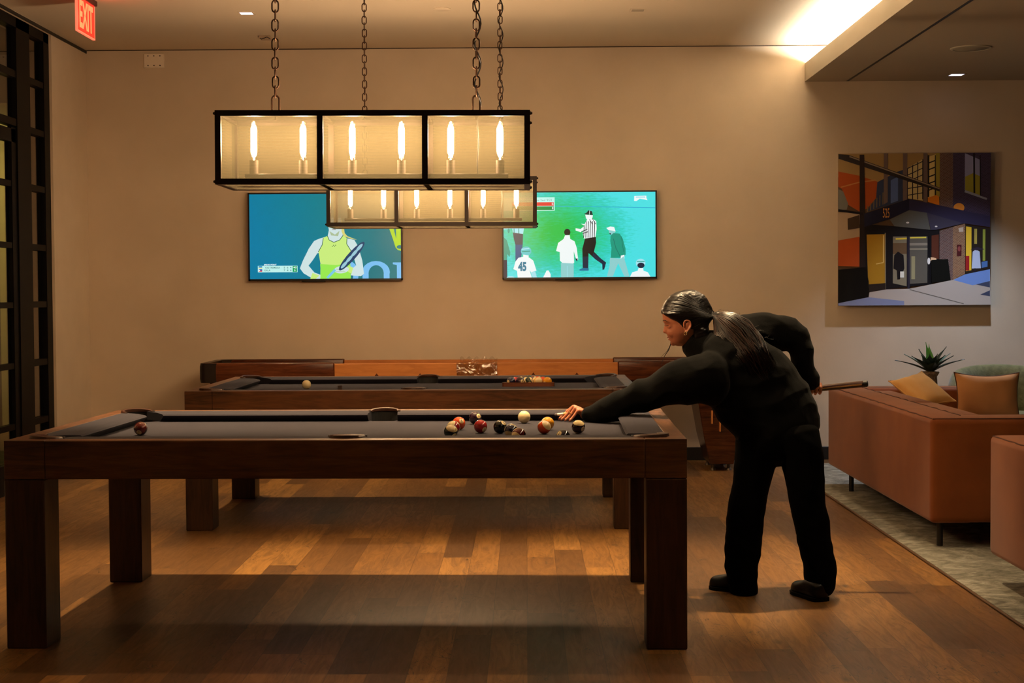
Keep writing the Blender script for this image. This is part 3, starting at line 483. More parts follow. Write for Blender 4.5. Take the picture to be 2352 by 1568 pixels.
NAMES = {1: 'yellow', 2: 'dark blue', 3: 'red', 4: 'dark purple', 5: 'orange', 6: 'dark green', 7: 'maroon', 8: 'black'}
ballmesh = {}
def ball(num, pos, nd, zd, label, group, digits=True):
    """nd: where the number circle faces, zd: axis of the stripe"""
    if num == 0: m = mat('cue_ball_ivory', (214, 196, 150), .1, Coat_Weight=.5)
    else: b_ = num if num < 9 else num-8; m = ballmat('ball_'+NAMES[b_].replace(' ', '_')+('_stripe' if num > 8 else ''), BC[b_], num > 8)
    if m.name not in ballmesh:
        o = G().sph((0, 0, 0), BR, 20).build('billiard_ball', m, smooth=True); ballmesh[m.name] = o.data
    else: o = bpy.data.objects.new('billiard_ball', ballmesh[m.name]); C.objects.link(o)
    X = Vector(nd).normalized(); Z = Vector(zd); Z = (Z-X*Z.dot(X)).normalized(); Y = Z.cross(X)
    R = Matrix((X, Y, Z)).transposed().to_4x4(); R.translation = pos; o.matrix_world = R; tag(o, label, 'ball', group)
    if num and digits:
        vs_, fs_, gw, gh = glyph(str(num), .02); hh = .0115; kk = hh/gh
        v3 = []
        for v in vs_:
            a_ = Vector((.0286, v.x*kk, v.y*kk)); v3.append(a_.normalized()*(BR+.00015))
        G().add(v3, fs_).build('number', mat('ball_ink', (12, 10, 10), .3), o, local=True)
    return o
def at1(u, v): p = onz(u, v, ZB); return Vector((p.x, p.y, ZB))
grp = 'balls lying on the front table'
for num, u, v, nd, zd, lab in (
    (5, 1054, 972, (.45, -.75, .45), (0, 0, 1), 'solid orange ball on the front table, number turned up right'),
    (11, 1041.5, 981.5, (.65, 0, .6), (-.6, -.4, .65), 'red and cream striped ball just behind the green striped one'),
    (14, 1035.4, 991, (.55, -.62, -.55), (.15, -.35, .9), 'dark green ball with a cream cap, nearest at left of the group'),
    (4, 1091.5, 959.5, (.6, -.7, .38), (0, 0, 1), 'dark purple ball by the far cushion of the front table'),
    (3, 1104, 979, (.6, -.65, -.42), (0, 0, 1), 'solid red ball left of the black one'),
    (8, 1148.5, 980, (.55, -.45, .65), (0, 0, 1), 'shiny black ball in the middle of the front table balls'),
    (10, 1174, 989, (-.8, 0, .3), (-.3, -.5, -.8), 'dark blue and cream striped ball right of the black one'),
    (15, 1191.5, 998.5, (-.4, 0, .5), (-.5, -.6, -.4), 'maroon and cream striped ball low behind the near rail'),
    (0, 1204, 957.5, (1, 0, 0), (0, 0, 1), 'cream cue ball in front of the cue tip on the front table'),
    (13, 1250, 981, (.6, 0, -.62), (.62, -.5, .6), 'orange ball with a cream cap overlapping the yellow ball'),
    (1, 1257.7, 972, (.7, .1, -.7), (0, 0, 1), 'solid yellow ball behind the orange striped one'),
    (2, 1293, 1003, (-.55, -.6, .5), (0, 0, 1), 'dark blue ball mostly hidden by the near rail, only its top showing'),
    (12, 1328.5, 980, (.66, -.6, -.28), (.1, -.35, .9), 'dark purple ball with a cream cap, rightmost on the front table'),
    (7, 323, 984, (-.05, -.8, -.5), (0, 0, 1), 'maroon ball alone at the far left end of the front table')):
    ball(num, at1(u, v), nd, zd, lab, grp)
ball(0, at1(704, 883), (1, 0, 0), (0, 0, 1), 'cream cue ball alone on the rear table', 'balls on the rear table')
# rack of fifteen
rc = onz(1211, 883, ZBED); RY = 9.60; RX = rc.x*RY/rc.y; RX = (1213-1208)/365.0
d = 2*BR+.0004; rows = [(2, 4, 14, 9, 1), (3, 10, 12, 5), (15, 8, 13), (7, 11), (6,)]
fl = {2: ((-.65, -.7, .05), (0, 0, 1)), 4: ((.5, -.85, .1), (0, 0, 1)), 14: ((.1, -.85, -.3), (.8, .2, .6)), 9: ((1, .2, 0), (-.2, -.95, .3)), 1: ((.6, .6, .3), (0, 0, 1))}
where = ('in the near row of the triangle rack', 'in the second row of the triangle rack', 'in the middle row of the triangle rack', 'in the fourth row of the triangle rack', 'at the far point of the triangle rack')
for i, rw in enumerate(rows):
    for j, num in enumerate(rw):
        b_ = num if num < 9 else num-8; nd, zd = fl.get(num, ((.3, .5, .6), (.7, -.4, .4)))
        ball(num, Vector((RX+.006+(j-(len(rw)-1)/2)*d, RY+.046+i*d*.8662, ZB)), nd, zd, NAMES[b_]+(' and cream striped' if num > 8 else ' solid')+' ball '+where[i], 'racked balls on the rear table', i < 1)
side = .351; A = (RX-side/2, RY); B = (RX+side/2, RY); Cc = (RX, RY+side*.866)
def tri(off):
    cen = Vector(((A[0]+B[0]+Cc[0])/3, (A[1]+B[1]+Cc[1])/3)); pts = []
    for i, p in enumerate((A, B, Cc)):
        v = Vector(p)-cen; a0 = math.atan2(v.y, v.x)
        q = cen+v*(1-(.030)/v.length)
        for e in range(-3, 4): pts.append((q.x+math.cos(a0+e*.349)*(.016-off), q.y+math.sin(a0+e*.349)*(.016-off)))
    return pts
to, ti = tri(0), tri(.011); rk = G(); rs = []
for o_, i_ in zip(to, ti): rs.append([Vector((*i_, ZBED)), Vector((*i_, ZBED+.024)), Vector((*o_, ZBED+.026)), Vector((*o_, ZBED))])
rk.rings(rs, closed=True); tag(rk.build('ball_rack', wood('rack_wood', (72, 34, 18), (120, 66, 38), 'x'), base=(RX, RY+.1, ZBED), smooth=True), 'brown wooden triangle rack around the balls on the rear table', 'rack')
p = onz(781, 894, ZT); s_ = .0125
ck = thing('chalk_cube', (p.x, p.y, ZT), 'small dark cube of cue chalk on the near rail of the rear table', 'chalk')
G().box(p.x-s_, p.x+s_, p.y-s_, p.y+s_, ZT, ZT+.023, bev=.0015).build('wrapper', mat('chalk_wrap', (44, 24, 18), .6), ck); G().lathe([(.001, ZT+.0225), (.010, ZT+.0235), (.011, ZT+.024)], (p.x, p.y, 0), 16).build('chalk_top', mat('chalk_blue', (50, 40, 60), .9), ck)
# ---------------------------------------------------------------- cue
c0, c1 = onY(1274, 958, 7.02), onY(1993, 880.5, 6.95); c0.z = max(c0.z, .79)
dv = (c1-c0).normalized(); Lc = (c1-c0).length; at_ = lambda q: c0+dv*q
cue = thing('pool_cue', c0, 'wooden pool cue held by the woman, tip just behind the cue ball', 'cue')
mp = wood('cue_maple', (190, 140, 84), (214, 168, 108), 'x', .25, 3); dk = mat('cue_dark', (48, 20, 12), .18)
G().tube([at_(.012), at_(.04)], [.0062, .0064], 14).build('ferrule', mat('ferrule_white', (225, 210, 190), .3), cue, smooth=True)
G().tube([at_(0), at_(.003), at_(.012)], [.0045, .0062, .0062], 14).build('tip', mat('cue_tip', (90, 80, 80), .8), cue, smooth=True)
G().tube([at_(.04), at_(.75)], [.0064, .0105], 14).build('shaft', mp, cue, smooth=True)
G().tube([at_(.75), at_(Lc-.022)], [.0105, .0150], 16).build('butt', dk, cue, smooth=True)
G().tube([at_(Lc-.022), at_(Lc-.004), at_(Lc)], [.0152, .0155, .012], 16).build('bumper', mat('bumper_black', (12, 10, 10), .5), cue, smooth=True)
g = G()
for q in (0, 1.57, 3.14, 4.71):
    u1 = dv.cross(Vector((0, 0, 1))).normalized(); u2 = u1.cross(dv); w_ = u1*math.cos(q)+u2*math.sin(q); rs = []
    pa, pb = at_(.80)+w_*.0108, at_(Lc-.03)+w_*.0149; sd = w_.cross(dv)
    g.add([pa, pb+sd*.0035, pb-sd*.0035, pb+dv*.004], [(0, 1, 3, 2)])
g.build('inlay', mp, cue)
# ================================================================ pendant lights
lm = bpy.data.materials.new('light_mesh'); lm.use_nodes = True; t = lm.node_tree; t.nodes.remove(t.nodes['Principled BSDF']); k = N(lm)
tp = k.n('ShaderNodeBsdfTransparent'); tp.inputs[0].default_value = (1, .97, .9, 1); ts = k.n('ShaderNodeBsdfTranslucent'); ts.inputs[0].default_value = (.056, .052, .032, 1); df_ = k.n('ShaderNodeBsdfDiffuse'); df_.inputs[0].default_value = (.056, .052, .032, 1)
m1 = k.n('ShaderNodeMixShader'); m1.inputs[0].default_value = .5; k.l(ts.outputs[0], m1.inputs[1]); k.l(df_.outputs[0], m1.inputs[2])
wv = k.n('ShaderNodeTexWave', bands_direction='Z'); k.l(k.coord((1, 1, 1)), wv.inputs[0]); wv.inputs['Scale'].default_value = 26; wv.inputs['Distortion'].default_value = 2.4; wv.inputs['Detail'].default_value = 1; wv.inputs['Detail Scale'].default_value = .35
fm = k.math('ADD', .33, k.math('MULTIPLY', wv.outputs['Fac'], .07)); m2 = k.n('ShaderNodeMixShader'); k.l(fm, m2.inputs[0]); k.l(tp.outputs[0], m2.inputs[1]); k.l(m1.outputs[0], m2.inputs[2]); k.l(m2.outputs[0], t.nodes['Material Output'].inputs[0])
bglass = bpy.data.materials.new('bulb_glass'); bglass.use_nodes = True; t = bglass.node_tree; t.nodes.remove(t.nodes['Principled BSDF']); k = N(bglass); a_ = k.n('ShaderNodeBsdfTransparent'); b_ = k.n('ShaderNodeBsdfGlossy'); b_.inputs['Roughness'].default_value = .05; mx = k.n('ShaderNodeMixShader'); mx.inputs[0].default_value = .07; k.l(a_.outputs[0], mx.inputs[1]); k.l(b_.outputs[0], mx.inputs[2]); k.l(mx.outputs[0], t.nodes['Material Output'].inputs[0])
fil = mat('filament_glow', (0, 0, 0), .5, emit=(255, 212, 168), es=BULB)
bronze = mat('bronze_frame', (34, 24, 18), .38, .6); chainm = mat('bronze_chain', (70, 48, 32), .36, .8); cordm = mat('black_cord', (12, 10, 9), .5); sock = mat('socket_sleeve', (70, 58, 44), .6)
def link(g, c, ang, L, Wd, r):
    a = L/2-Wd/2; pts = []
    for i in range(7): t_ = PI*i/6; pts.append((math.cos(t_)*Wd/2, a+math.sin(t_)*Wd/2))
    for i in range(7): t_ = PI+PI*i/6; pts.append((math.cos(t_)*Wd/2, -a+math.sin(t_)*Wd/2))
    g.tube([(c[0]+p[0]*math.cos(ang), c[1]+p[0]*math.sin(ang), c[2]+p[1]) for p in pts], r, 6, closed=True)
def fixture(xc, yf, zb, chains, rot, label):
    L, D, H, b = 1.268, .38, .298, .0235; yc = yf+D/2
    t = thing('pendant_light', (xc, yc, zb), label, 'pendant light', 0, 'pendant lights over the tables'); t.rotation_euler = (0, rot, 0)
    x0, x1, y0, y1 = -L/2, L/2, -D/2, D/2; fr = G()
    for z in (0, H-b):
        for y in (y0, y1-b): fr.box(x0, x1, y, y+b, z, z+b)
        for x in (x0, x1-b): fr.box(x, x+b, y0+b, y1-b, z, z+b)
        for x in (-L/6, L/6): fr.box(x-b/2, x+b/2, y0+b, y1-b, z+.004, z+.012)
    for y in (y0, y1-b):
        for x in (x0, -L/6-b/2, L/6-b/2, x1-b): fr.box(x, x+b, y, y+b, b, H-b)
    fr.build('frame', bronze, t, local=True)
    bo = G()
    for sx in (-1, 1):
        for y in (y0+.012, y1-.012):
            for z in (.012, H-.012): bo.cyl((sx*L/2, y, z), (sx*(L/2+.009), y, z), .008, 8, r2=.004)
    bo.build('bolt', bronze, t, local=True)
    e = b*.5
    G().box(x0+b, x1-b, y0+e, y0+e+.001, b, H-b).build('front_panel', lm, t, local=True); G().box(x0+b, x1-b, y1-e-.001, y1-e, b, H-b).build('back_panel', lm, t, local=True)
    for x in (x0+e, x1-e): G().box(x, x+.001, y0+b, y1-b, b, H-b).build('end_panel', lm, t, local=True)
    G().box(x0+b, x1-b, y0+b, y1-b, H-e, H-e+.001).build('top_panel', bglass, t, local=True)
    G().box(x0+b, x1-b, y0+b, y1-b, .003, .0035).build('bottom_panel', lm, t, local=True)
    G().box(-.545, .545, -.022, .022, .040, .056, bev=.002).build('socket_rail', bronze, t, local=True)
    for i in range(6):
        x = (i-2.5)*.204
        G().cyl((x, 0, .056), (x, 0, .112), .0185, 20).build('socket', sock, t, local=True, smooth=True)
        bu = G().lathe([(.009, .112), (.0148, .122), (.0148, .258), (.0135, .268), (.008, .275), (.001, .277)], (x, 0, 0), 16).build('bulb', bglass, t, local=True, smooth=True)
        G().lathe([(.001, .138), (.0115, .140), (.0125, .15), (.0125, .242), (.008, .256), (.001, .261)], (x, 0, 0), 12).build('filament', fil, bu, local=True, smooth=True)
    for ci, (dx, cord) in enumerate(chains):
        g = G(); z = H-.012; zt_ = ZC-zb-.02; i = 0; g.tube([(dx, 0, H-.02), (dx, 0, H+.012)], .004, 6); z = H+.008
        big = cord == 0 or cord == 2
        if cord in (1, 3):
            link(g, (dx, 0, z+.034), PI*.5*i+.15, .078, .030, .0042); z += .066; i = 1
        while z < zt_:
            link(g, (dx+rnd.uniform(-.001, .001), 0, z+.0235), PI*.5*i+rnd.uniform(-.12, .12)+.1, .049, .026, .0033); z += .039; i += 1
        ch = g.build('chain', chainm, t, local=True, smooth=True)
        G().lathe([(.001, zt_+.018), (.05, zt_+.018), (.055, zt_+.012), (.03, zt_), (.001, zt_-.003)], (dx, 0, 0), 24).build('ceiling_cap', bronze, t, local=True, smooth=True)
        if cord >= 2:
            pts = []; zz = .056; n_ = 90
            for j in range(n_+1):
                q = j/n_; z_ = .05+(zt_-.05)*q; amp = .002 if z_ < H else .0125
                pts.append((dx+.006+amp*math.sin(z_*38+1), amp*math.cos(z_*38+1), z_))
            G().tube(pts, .0034, 6).build('cord', cordm, t, local=True, smooth=True)
    return t
f1 = onY(866, 425, 6.34).x
fixture(-.6135, 6.148, 1.793, ((onY(632, 250, 6.338).x+.6135, 1), (onY(1093, 250, 6.338).x+.6135, 3)), .006, 'nearer long bronze lantern with six tube bulbs, hanging over the front table')
xc2 = (onY(750, 500, 9.2).x+onY(1232.5, 500, 9.2).x)/2; z2 = (onY(750, 517, 9.2).z+onY(1232, 521, 9.2).z)/2
fixture(xc2, 9.2, z2, ((onY(837, 250, 9.39).x-xc2, 0), (onY(1148, 250, 9.39).x-xc2, 2)), .003, 'farther long bronze lantern with six tube bulbs, hanging over the rear table')
# ================================================================ shuffleboard along the back wall
sb = thing('shuffleboard_table', (-.38, 11.7, 0), 'long shuffleboard table with maple middle rails and dark ends against the back wall', 'shuffleboard table')
dkw = wood('shuffle_walnut', (44, 20, 11), (92, 48, 26), 'x', .22); mapw = wood('shuffle_maple', (158, 96, 44), (186, 120, 62), 'x', .4)
XA, XM0, XM1, XE = -2.446, -1.43, .683, 1.70; Y0, Y1 = 11.37, 12.03; ZR = .835
for y0, y1 in ((Y0, Y0+.045), (Y1-.045, Y1)):
    G().box(XM0-.02, XM1+.02, y0+.004, y1-.004, .69, ZR-.008, bev=.003).build('middle_rail', mapw, sb)
    for xa, xb in ((XA+.03, XM0), (XM1, XE-.03)): G().box(xa, xb, y0-.008, y1+.004, .69, ZR+.003, bev=.012).build('end_rail', dkw, sb, smooth=True)
for sx, xe in ((1, XA), (-1, XE)):
    pts = []
    for i in range(13): a_ = PI/2*i/12; pts.append((xe+sx*(.11-.11*math.sin(PI/2-a_)) if 0 else xe+sx*.11*(1-math.cos(a_)), Y0+.10*(1-math.sin(a_))-.01))
    # rounded black end cap
    prof = [(xe+sx*.13, Y0-.010)]+[(xe+sx*(.05-.05*math.sin(a_)), Y0+.04-.05*math.cos(a_)) for a_ in [PI/2*i/8 for i in range(9)]]+[(xe+sx*(.05-.05*math.cos(a_)), Y1-.04+.05*math.sin(a_)) for a_ in [PI/2*i/8 for i in range(9)]]+[(xe+sx*.13, Y1+.008), (xe+sx*.13, Y1-.05), (xe+sx*.06, Y1-.09), (xe+sx*.06, Y0+.09), (xe+sx*.13, Y0+.04)]
    rs = [[Vector((xx+sx*.004*k_, yy_, zz)) for xx, yy_ in prof] for zz, k_ in ((.69, 1.5), (.72, 0), (.81, 0), (ZR+.001, 1.5))]
    g = G(); n_ = len(prof)
    for a_ in range(3): g.add([*rs[a_], *rs[a_+1]], [(j, (j+1) % n_, (j+1) % n_+n_, j+n_) for j in range(n_)])
    for r_ in (rs[0], rs[3]): g.add(r_, tessellate_polygon([[Vector((p.x, p.y, 0)) for p in r_]]))
    g.build('end_cap', mat('end_cap_black', (26, 17, 12), .35), sb)
G().box(XA+.08, XE-.08, Y0+.05, Y1-.05, .70, .775, bev=.003).build('playing_board', wood('board_maple', (160, 105, 55), (190, 140, 85), 'x', .12), sb)
G().box(XA+.10, XE-.10, Y0+.06, Y1-.06, .66, .70).build('cradle', dkw, sb)
for v_, us in ((860, (865, 965)), (858, (1225, 1325))):
    for u in us:
        p = onY(u, v_, Y0+.003); r_ = .021; G().add([(p.x-r_, Y0+.0035, p.z-.018), (p.x, Y0+.0035, p.z+.010), (p.x+r_, Y0+.0035, p.z-.018), (p.x, Y0+.0035, p.z-.046), (p.x, Y0+.0025, p.z-.018)], [(0, 1, 4), (1, 2, 4), (2, 3, 4), (3, 0, 4), (0, 3, 2, 1)]).build('diamond_inlay', dkw, sb)
for s_, xo in ((1, 1.44), (-1, -2.19)):
    g = G(); rs = []
    for z, w_, dpt in ((.69, .36, .60), (.25, .30, .52), (.05, .24, .46)): rs.append([Vector((xo-w_/2+(.69-z)*.10, 11.7-dpt/2, z)), Vector((xo+w_/2, 11.7-dpt/2, z)), Vector((xo+w_/2, 11.7+dpt/2, z)), Vector((xo-w_/2+(.69-z)*.10, 11.7+dpt/2, z))])
    pd = g.rings(rs).build('pedestal', dkw, sb, bev=.006)
    for dx, z0_, z1_ in ((-.055, .36, .46), (.005, .30, .39)): G().box(xo+dx, xo+dx+.012, 11.398 if 0 else 11.407, 11.46, z0_, z1_, bev=.003).build('maple_inlay', mat('inlay_maple', (200, 130, 60), .4), pd)
    for dx in (-.03, .09):
        for dy in (-.17, .17): G().lathe([(.012, .05), (.012, .02), (.02, .012), (.022, 0)], (xo+dx, 11.7+dy, 0), 16).build('levelling_foot', mat('foot_metal', (110, 100, 90), .4, .8), pd, smooth=True)
# clear plastic box hooked on its front rail
clr = bpy.data.materials.new('clear_acrylic'); clr.use_nodes = True; t = clr.node_tree; t.nodes.remove(t.nodes['Principled BSDF']); k = N(clr); a_ = k.n('ShaderNodeBsdfTransparent'); a_.inputs[0].default_value = (.9, .88, .85, 1); b_ = k.n('ShaderNodeBsdfGlossy'); b_.inputs['Roughness'].default_value = .12; bp = k.n('ShaderNodeBump'); bp.inputs['Strength'].default_value = 1; bp.inputs['Distance'].default_value = .03; k.l(k.noise(k.coord(), 14, 2, .5, 1), bp.inputs['Height']); k.l(bp.outputs[0], b_.inputs['Normal']); mx = k.n('ShaderNodeMixShader'); mx.inputs[0].default_value = .2; k.l(a_.outputs[0], mx.inputs[1]); k.l(b_.outputs[0], mx.inputs[2]); k.l(mx.outputs[0], t.nodes['Material Output'].inputs[0])
pa, pb = onY(1049, 842, Y0-.015), onY(1142, 862, Y0-.015)
ac = thing('acrylic_holder', ((pa.x+pb.x)/2, Y0-.02, .74), 'clear plastic holder hooked over the middle of the shuffleboard rail', 'holder')
G().box(pa.x, pb.x, Y0-.020, Y0-.017, .735, .832).box(pa.x, pa.x+.003, Y0-.020, Y0-.006, .735, .832).box(pb.x-.003, pb.x, Y0-.020, Y0-.006, .735, .832).build('front_sheet', clr, ac)
g = G(); nn = 24; vs_ = []
for j in range(4):
    for i in range(nn+1): vs_.append((pa.x+.02+(pb.x-pa.x-.02)*i/nn, Y0+.07+.02*math.sin(i*.9)+.01*math.sin(j+i*.5), .775+.03*j+.012*math.sin(i*1.3)*(j == 3)))
g.add(vs_, [(j*(nn+1)+i, j*(nn+1)+i+1, (j+1)*(nn+1)+i+1, (j+1)*(nn+1)+i) for j in range(3) for i in range(nn)]); g.build('crumpled_film', clr, ac, smooth=True)
# ================================================================ lounge: rug, sofas, cushions, plant, armchair
rug = mat('rug_wool', (120, 112, 92), .95); k = N(rug); v = k.coord(); f = k.math('ADD', k.math('MULTIPLY', k.noise(v, 4.5, 6, .7, 1.5), .6), k.math('MULTIPLY', k.noise(k.coord((1, 3, 1)), 22, 4, .7), .4))
k.l(k.ramp(f, ((.38, (78, 76, 66)), (.5, (122, 120, 108)), (.62, (166, 165, 152)))), k.b.inputs['Base Color']); k.bump(k.noise(v, 180, 2), .5, .004)
rt = thing('area_rug', (3.8, 8.4, 0), 'mottled beige rug under the tan sofas on the right', 'rug')
G().box(1.992, 5.8, 4.3, 11.86, .001, .010).build('pile', rug, rt); G().box(1.978, 1.992, 4.29, 11.87, .001, .011, bev=.003).build('binding', mat('rug_edge', (84, 58, 36), .8), rt)
tan = cloth('rust_fabric', (132, 72, 30), (122, 64, 26), .8, 500, .15, 5, .2); seamc = mat('sofa_piping', (70, 34, 16), .8); legb = mat('sofa_leg', (12, 11, 11), .4)
pc = onz(2138, 960, .69); pf = onz(1920, 886, .69); ps = onz(2275, 998, .69)
def sofa(x0, y0, label, L=2.82, D=.95):
    t = thing('sofa', (x0, y0, 0), label, 'sofa', 0, 'tan sofas on the rug'); zb, zt_, bt, at2 = .14, .69, .23, .25
    O = Vector((x0, y0, 0))
    def bx(nm, xa, xb, ya, yb, za, zb_, bev=.035):
        bm = bmesh.new(); bmesh.ops.create_cube(bm, size=1)
        for w in bm.verts: w.co = Vector(((xa+xb)/2+w.co.x*(xb-xa), (ya+yb)/2+w.co.y*(yb-ya), (za+zb_)/2+w.co.z*(zb_-za)))
        bmesh.ops.bevel(bm, geom=bm.edges[:], offset=bev, segments=4, affect='EDGES', profile=.55); me = bpy.data.meshes.new(nm); 
        for f in bm.faces: f.smooth = True
        bm.to_mesh(me); bm.free(); me.materials.append(tan); o = bpy.data.objects.new(nm, me); C.objects.link(o); o.parent = t; return o
    bk_ = bx('backrest', 0, bt, 0, L, zb, zt_, .03); a1 = bx('armrest', .004, D, -.002, at2, zb+.001, zt_-.001); a2_ = bx('armrest', .004, D, L-at2, L-.002, zb+.002, zt_-.002)
    bx('seat_base', bt-.04, D-.01, at2-.03, L-at2+.03, zb+.002, .34, .02)
    n_ = 2; w_ = (L-2*at2)/n_
    for i in range(n_): bx('seat_cushion', bt+.0, D, at2+i*w_+.003, at2+(i+1)*w_-.003, .335, .455, .04); bx('back_cushion', bt-.02, bt+.17, at2+i*w_+.004, at2+(i+1)*w_-.004, .44, .675, .045)
    def pipe(par, pts): G().tube(pts, .0035, 6).build('piping', seamc, par, local=True)
    q = .026; z_ = zt_+.0005
    wob = lambda i: .0015*math.sin(i*1.7)+.001*math.sin(i*4.1)
    pipe(bk_, [(q*.45+wob(i), q+(L-2*q)*i/40, z_-.006+wob(i+3)*.5) for i in range(41)]); pipe(bk_, [(bt-.035+wob(i), at2*.6+(L-at2*1.2)*i/40, z_+wob(i)) for i in range(41)])
    for yq, par in ((q*.45, a1), (L-q*.45, a2_)): pipe(par, [(q*.45+(D-q)*i/20, yq, z_-.006) for i in range(21)])
    for yq, par in ((at2-.035, a1), (L-at2+.035, a2_)): pipe(par, [(bt+(D-bt-.03)*i/20, yq, z_-.004) for i in range(21)])
    for xx in (.075, D-.09):
        for yy_ in (.10, L/2, L-.42): 
            if xx > .5 and yy_ == L/2: continue
            xq = .27 if yy_ == L/2 else xx
            G().cyl((xq, yy_, .0101), (xq, yy_, zb+.01), .0165, 16).build('leg', legb, t, local=True, smooth=True)
    return t
sofa(pc.x, pc.y, 'tan sofa standing farther back by the wall, cushions on it', L=pf.y-pc.y)
sofa(ps.x-.005, ps.y-2.0, 'nearer tan sofa cut by the right edge of the photo', L=2.0)
def pillow(name, c, w, h, th, right, up, label, m, pipec):
    right = Vector(right).normalized(); up = Vector(up); up = (up-right*up.dot(right)).normalized(); nrm = right.cross(up); c = Vector(c); n_ = 22
    t = thing(name, c, label, 'cushion', 0, 'throw cushions on the sofa')
    def P_(u, v, s_):
        e = (1-abs(u)**2.6)*(1-abs(v)**2.6); b_ = max(0, e)**.55*th/2
        pin = 1-.10*(1-abs(v)**2)*abs(u)**3; pin2 = 1-.17*(1-abs(u)**2)*abs(v)**3
        wr = .006*noise.noise(Vector((u*3+c.x*9, v*2, s_)))*(e > .02)
        return c+right*u*w/2*pin+up*v*h/2*pin2+nrm*(s_*(b_+wr))
    g = G()
    for s_ in (-1, 1):
        g.add([P_(-1+2*i/n_, -1+2*j/n_, s_) for j in range(n_+1) for i in range(n_+1)], [(j*(n_+1)+i, j*(n_+1)+i+1, (j+1)*(n_+1)+i+1, (j+1)*(n_+1)+i) for j in range(n_) for i in range(n_)])
    cv = g.build('cover', m, t, smooth=True, sharp=2)
    pts = [P_(-1+2*i/14, -1, 0) for i in range(14)]+[P_(1, -1+2*i/14, 0) for i in range(14)]+[P_(1-2*i/14, 1, 0) for i in range(14)]+[P_(-1, 1-2*i/14, 0) for i in range(14)]
    G().tube(pts, .004, 6, closed=True).build('piping', pipec, t, smooth=True); return t
pm1 = cloth('mustard_cushion', (206, 160, 96), (198, 150, 88), .85, 400, .2, 4); pm2 = cloth('tan_cushion', (196, 142, 92), (188, 134, 84), .8, 400, .2, 4)
pA = onY(2268, 905, 10.3); pB = onY(2103, 893, 10.05)
pillow('throw_cushion', (pA.x, 10.3, .625), .45, .345, .15, (1, .06, -.01), (0, .12, 1), 'tan throw cushion with dark piping, in front of the green armchair', pm2, mat('piping_brown', (92, 60, 40), .8))
pB = onY(2126, 853, 10.2)+Vector((-.070, -.18, -.118))
pillow('throw_cushion', pB, .27, .36, .11, (.24, .10, .057), (-.10, .30, .20), 'mustard throw cushion tipped on its corner below the potted plant', pm1, pm1)
# side table and plant
pp = onY(2137, 880, 11.35)
st = thing('side_table', (pp.x, 11.35, .0), 'small dark side table behind the sofa, mostly hidden', 'side table')
G().lathe([(.001, .52), (.19, .52), (.20, .53), (.20, .54), (.19, .55), (.001, .55)], (pp.x, 11.35, 0), 40).build('tabletop', dkw, st, smooth=True); G().cyl((pp.x, 11.35, .03), (pp.x, 11.35, .52), .02).build('column', legb, st, smooth=True); G().lathe([(.001, .0105), (.15, .0105), (.15, .02), (.02, .04), (.001, .04)], (pp.x, 11.35, 0), 32).build('foot', legb, st, smooth=True)
pl = thing('potted_plant', (pp.x, 11.35, .55), 'spiky green agave plant in a rough pale pot behind the sofa', 'plant')
g = G(); rs = []
for z, r_ in ((.55, .045), (.60, .052), (.66, .05), (.71, .048), (.735, .060), (.745, .064)): rs.append([Vector((pp.x+math.cos(2*PI*j/24)*r_*(1+.05*math.sin(j*2.3+z*40)), 11.35+math.sin(2*PI*j/24)*r_, z+.004*math.sin(j*1.9)*(z > .73))) for j in range(24)])
potm = mat('stone_pot', (150, 124, 98), .8); k = N(potm); k.l(k.ramp(k.noise(k.coord(), 14, 5, .7, 2), ((.4, (92, 70, 52)), (.6, (176, 150, 122)))), k.b.inputs['Base Color'])
g.rings(rs).build('pot', potm, pl, smooth=True)
lf1 = mat('agave_leaf', (26, 42, 26), .4); lf2 = mat('agave_leaf_bright', (72, 118, 24), .45); lf3 = mat('agave_leaf_pale', (84, 106, 88), .45)
def leaf(ang, lean, L, w, m):
    g = G(); n_ = 10; vs_ = []; dx, dy = math.cos(ang), math.sin(ang); b0 = Vector((pp.x+dx*.012, 11.35+dy*.012, .745))
    for i in range(n_+1):
        q = i/n_; out = math.sin(lean)*L*q+lean*.04*q*q; up_ = math.cos(lean)*L*q-lean*.03*q*q; ww = w*1.5*(math.sin(PI*min(1, q*.85+.18))**.8)*(1-q**3)+.001
        c_ = b0+Vector((dx*out, dy*out, up_)); sd = Vector((-dy, dx, 0)); nn_ = Vector((dx*math.cos(lean), dy*math.cos(lean), -math.sin(lean)))
        vs_ += [c_+sd*ww-nn_*ww*.4, c_+nn_*.003, c_-sd*ww-nn_*ww*.4, c_-nn_*.003]
    fs_ = [(4*i+a, 4*i+(a+1) % 4, 4*i+4+(a+1) % 4, 4*i+4+a) for i in range(n_) for a in range(4)]
    g.add(vs_, fs_).build('leaf', m, pl, smooth=True)
for a_, le, L_, w_, m in ((0, 1.02, .235, .016, lf1), (3.1, 1.05, .24, .016, lf1), (-.3, .72, .19, .022, lf1), (3.5, .72, .19, .024, lf1), (.5, .78, .22, .02, lf3), (2.7, .78, .215, .02, lf3), (-1.2, .38, .16, .026, lf1), (-1.9, .38, .16, .026, lf1), (1.5, .2, .215, .022, lf2), (2.2, .12, .225, .024, lf2), (.3, .48, .225, .022, lf1), (-.8, .55, .17, .026, lf1), (-2.4, .55, .17, .026, lf1), (2.5, .35, .19, .02, lf1), (-1.57, .75, .14, .024, lf1)): leaf(a_, le, L_, w_, m)
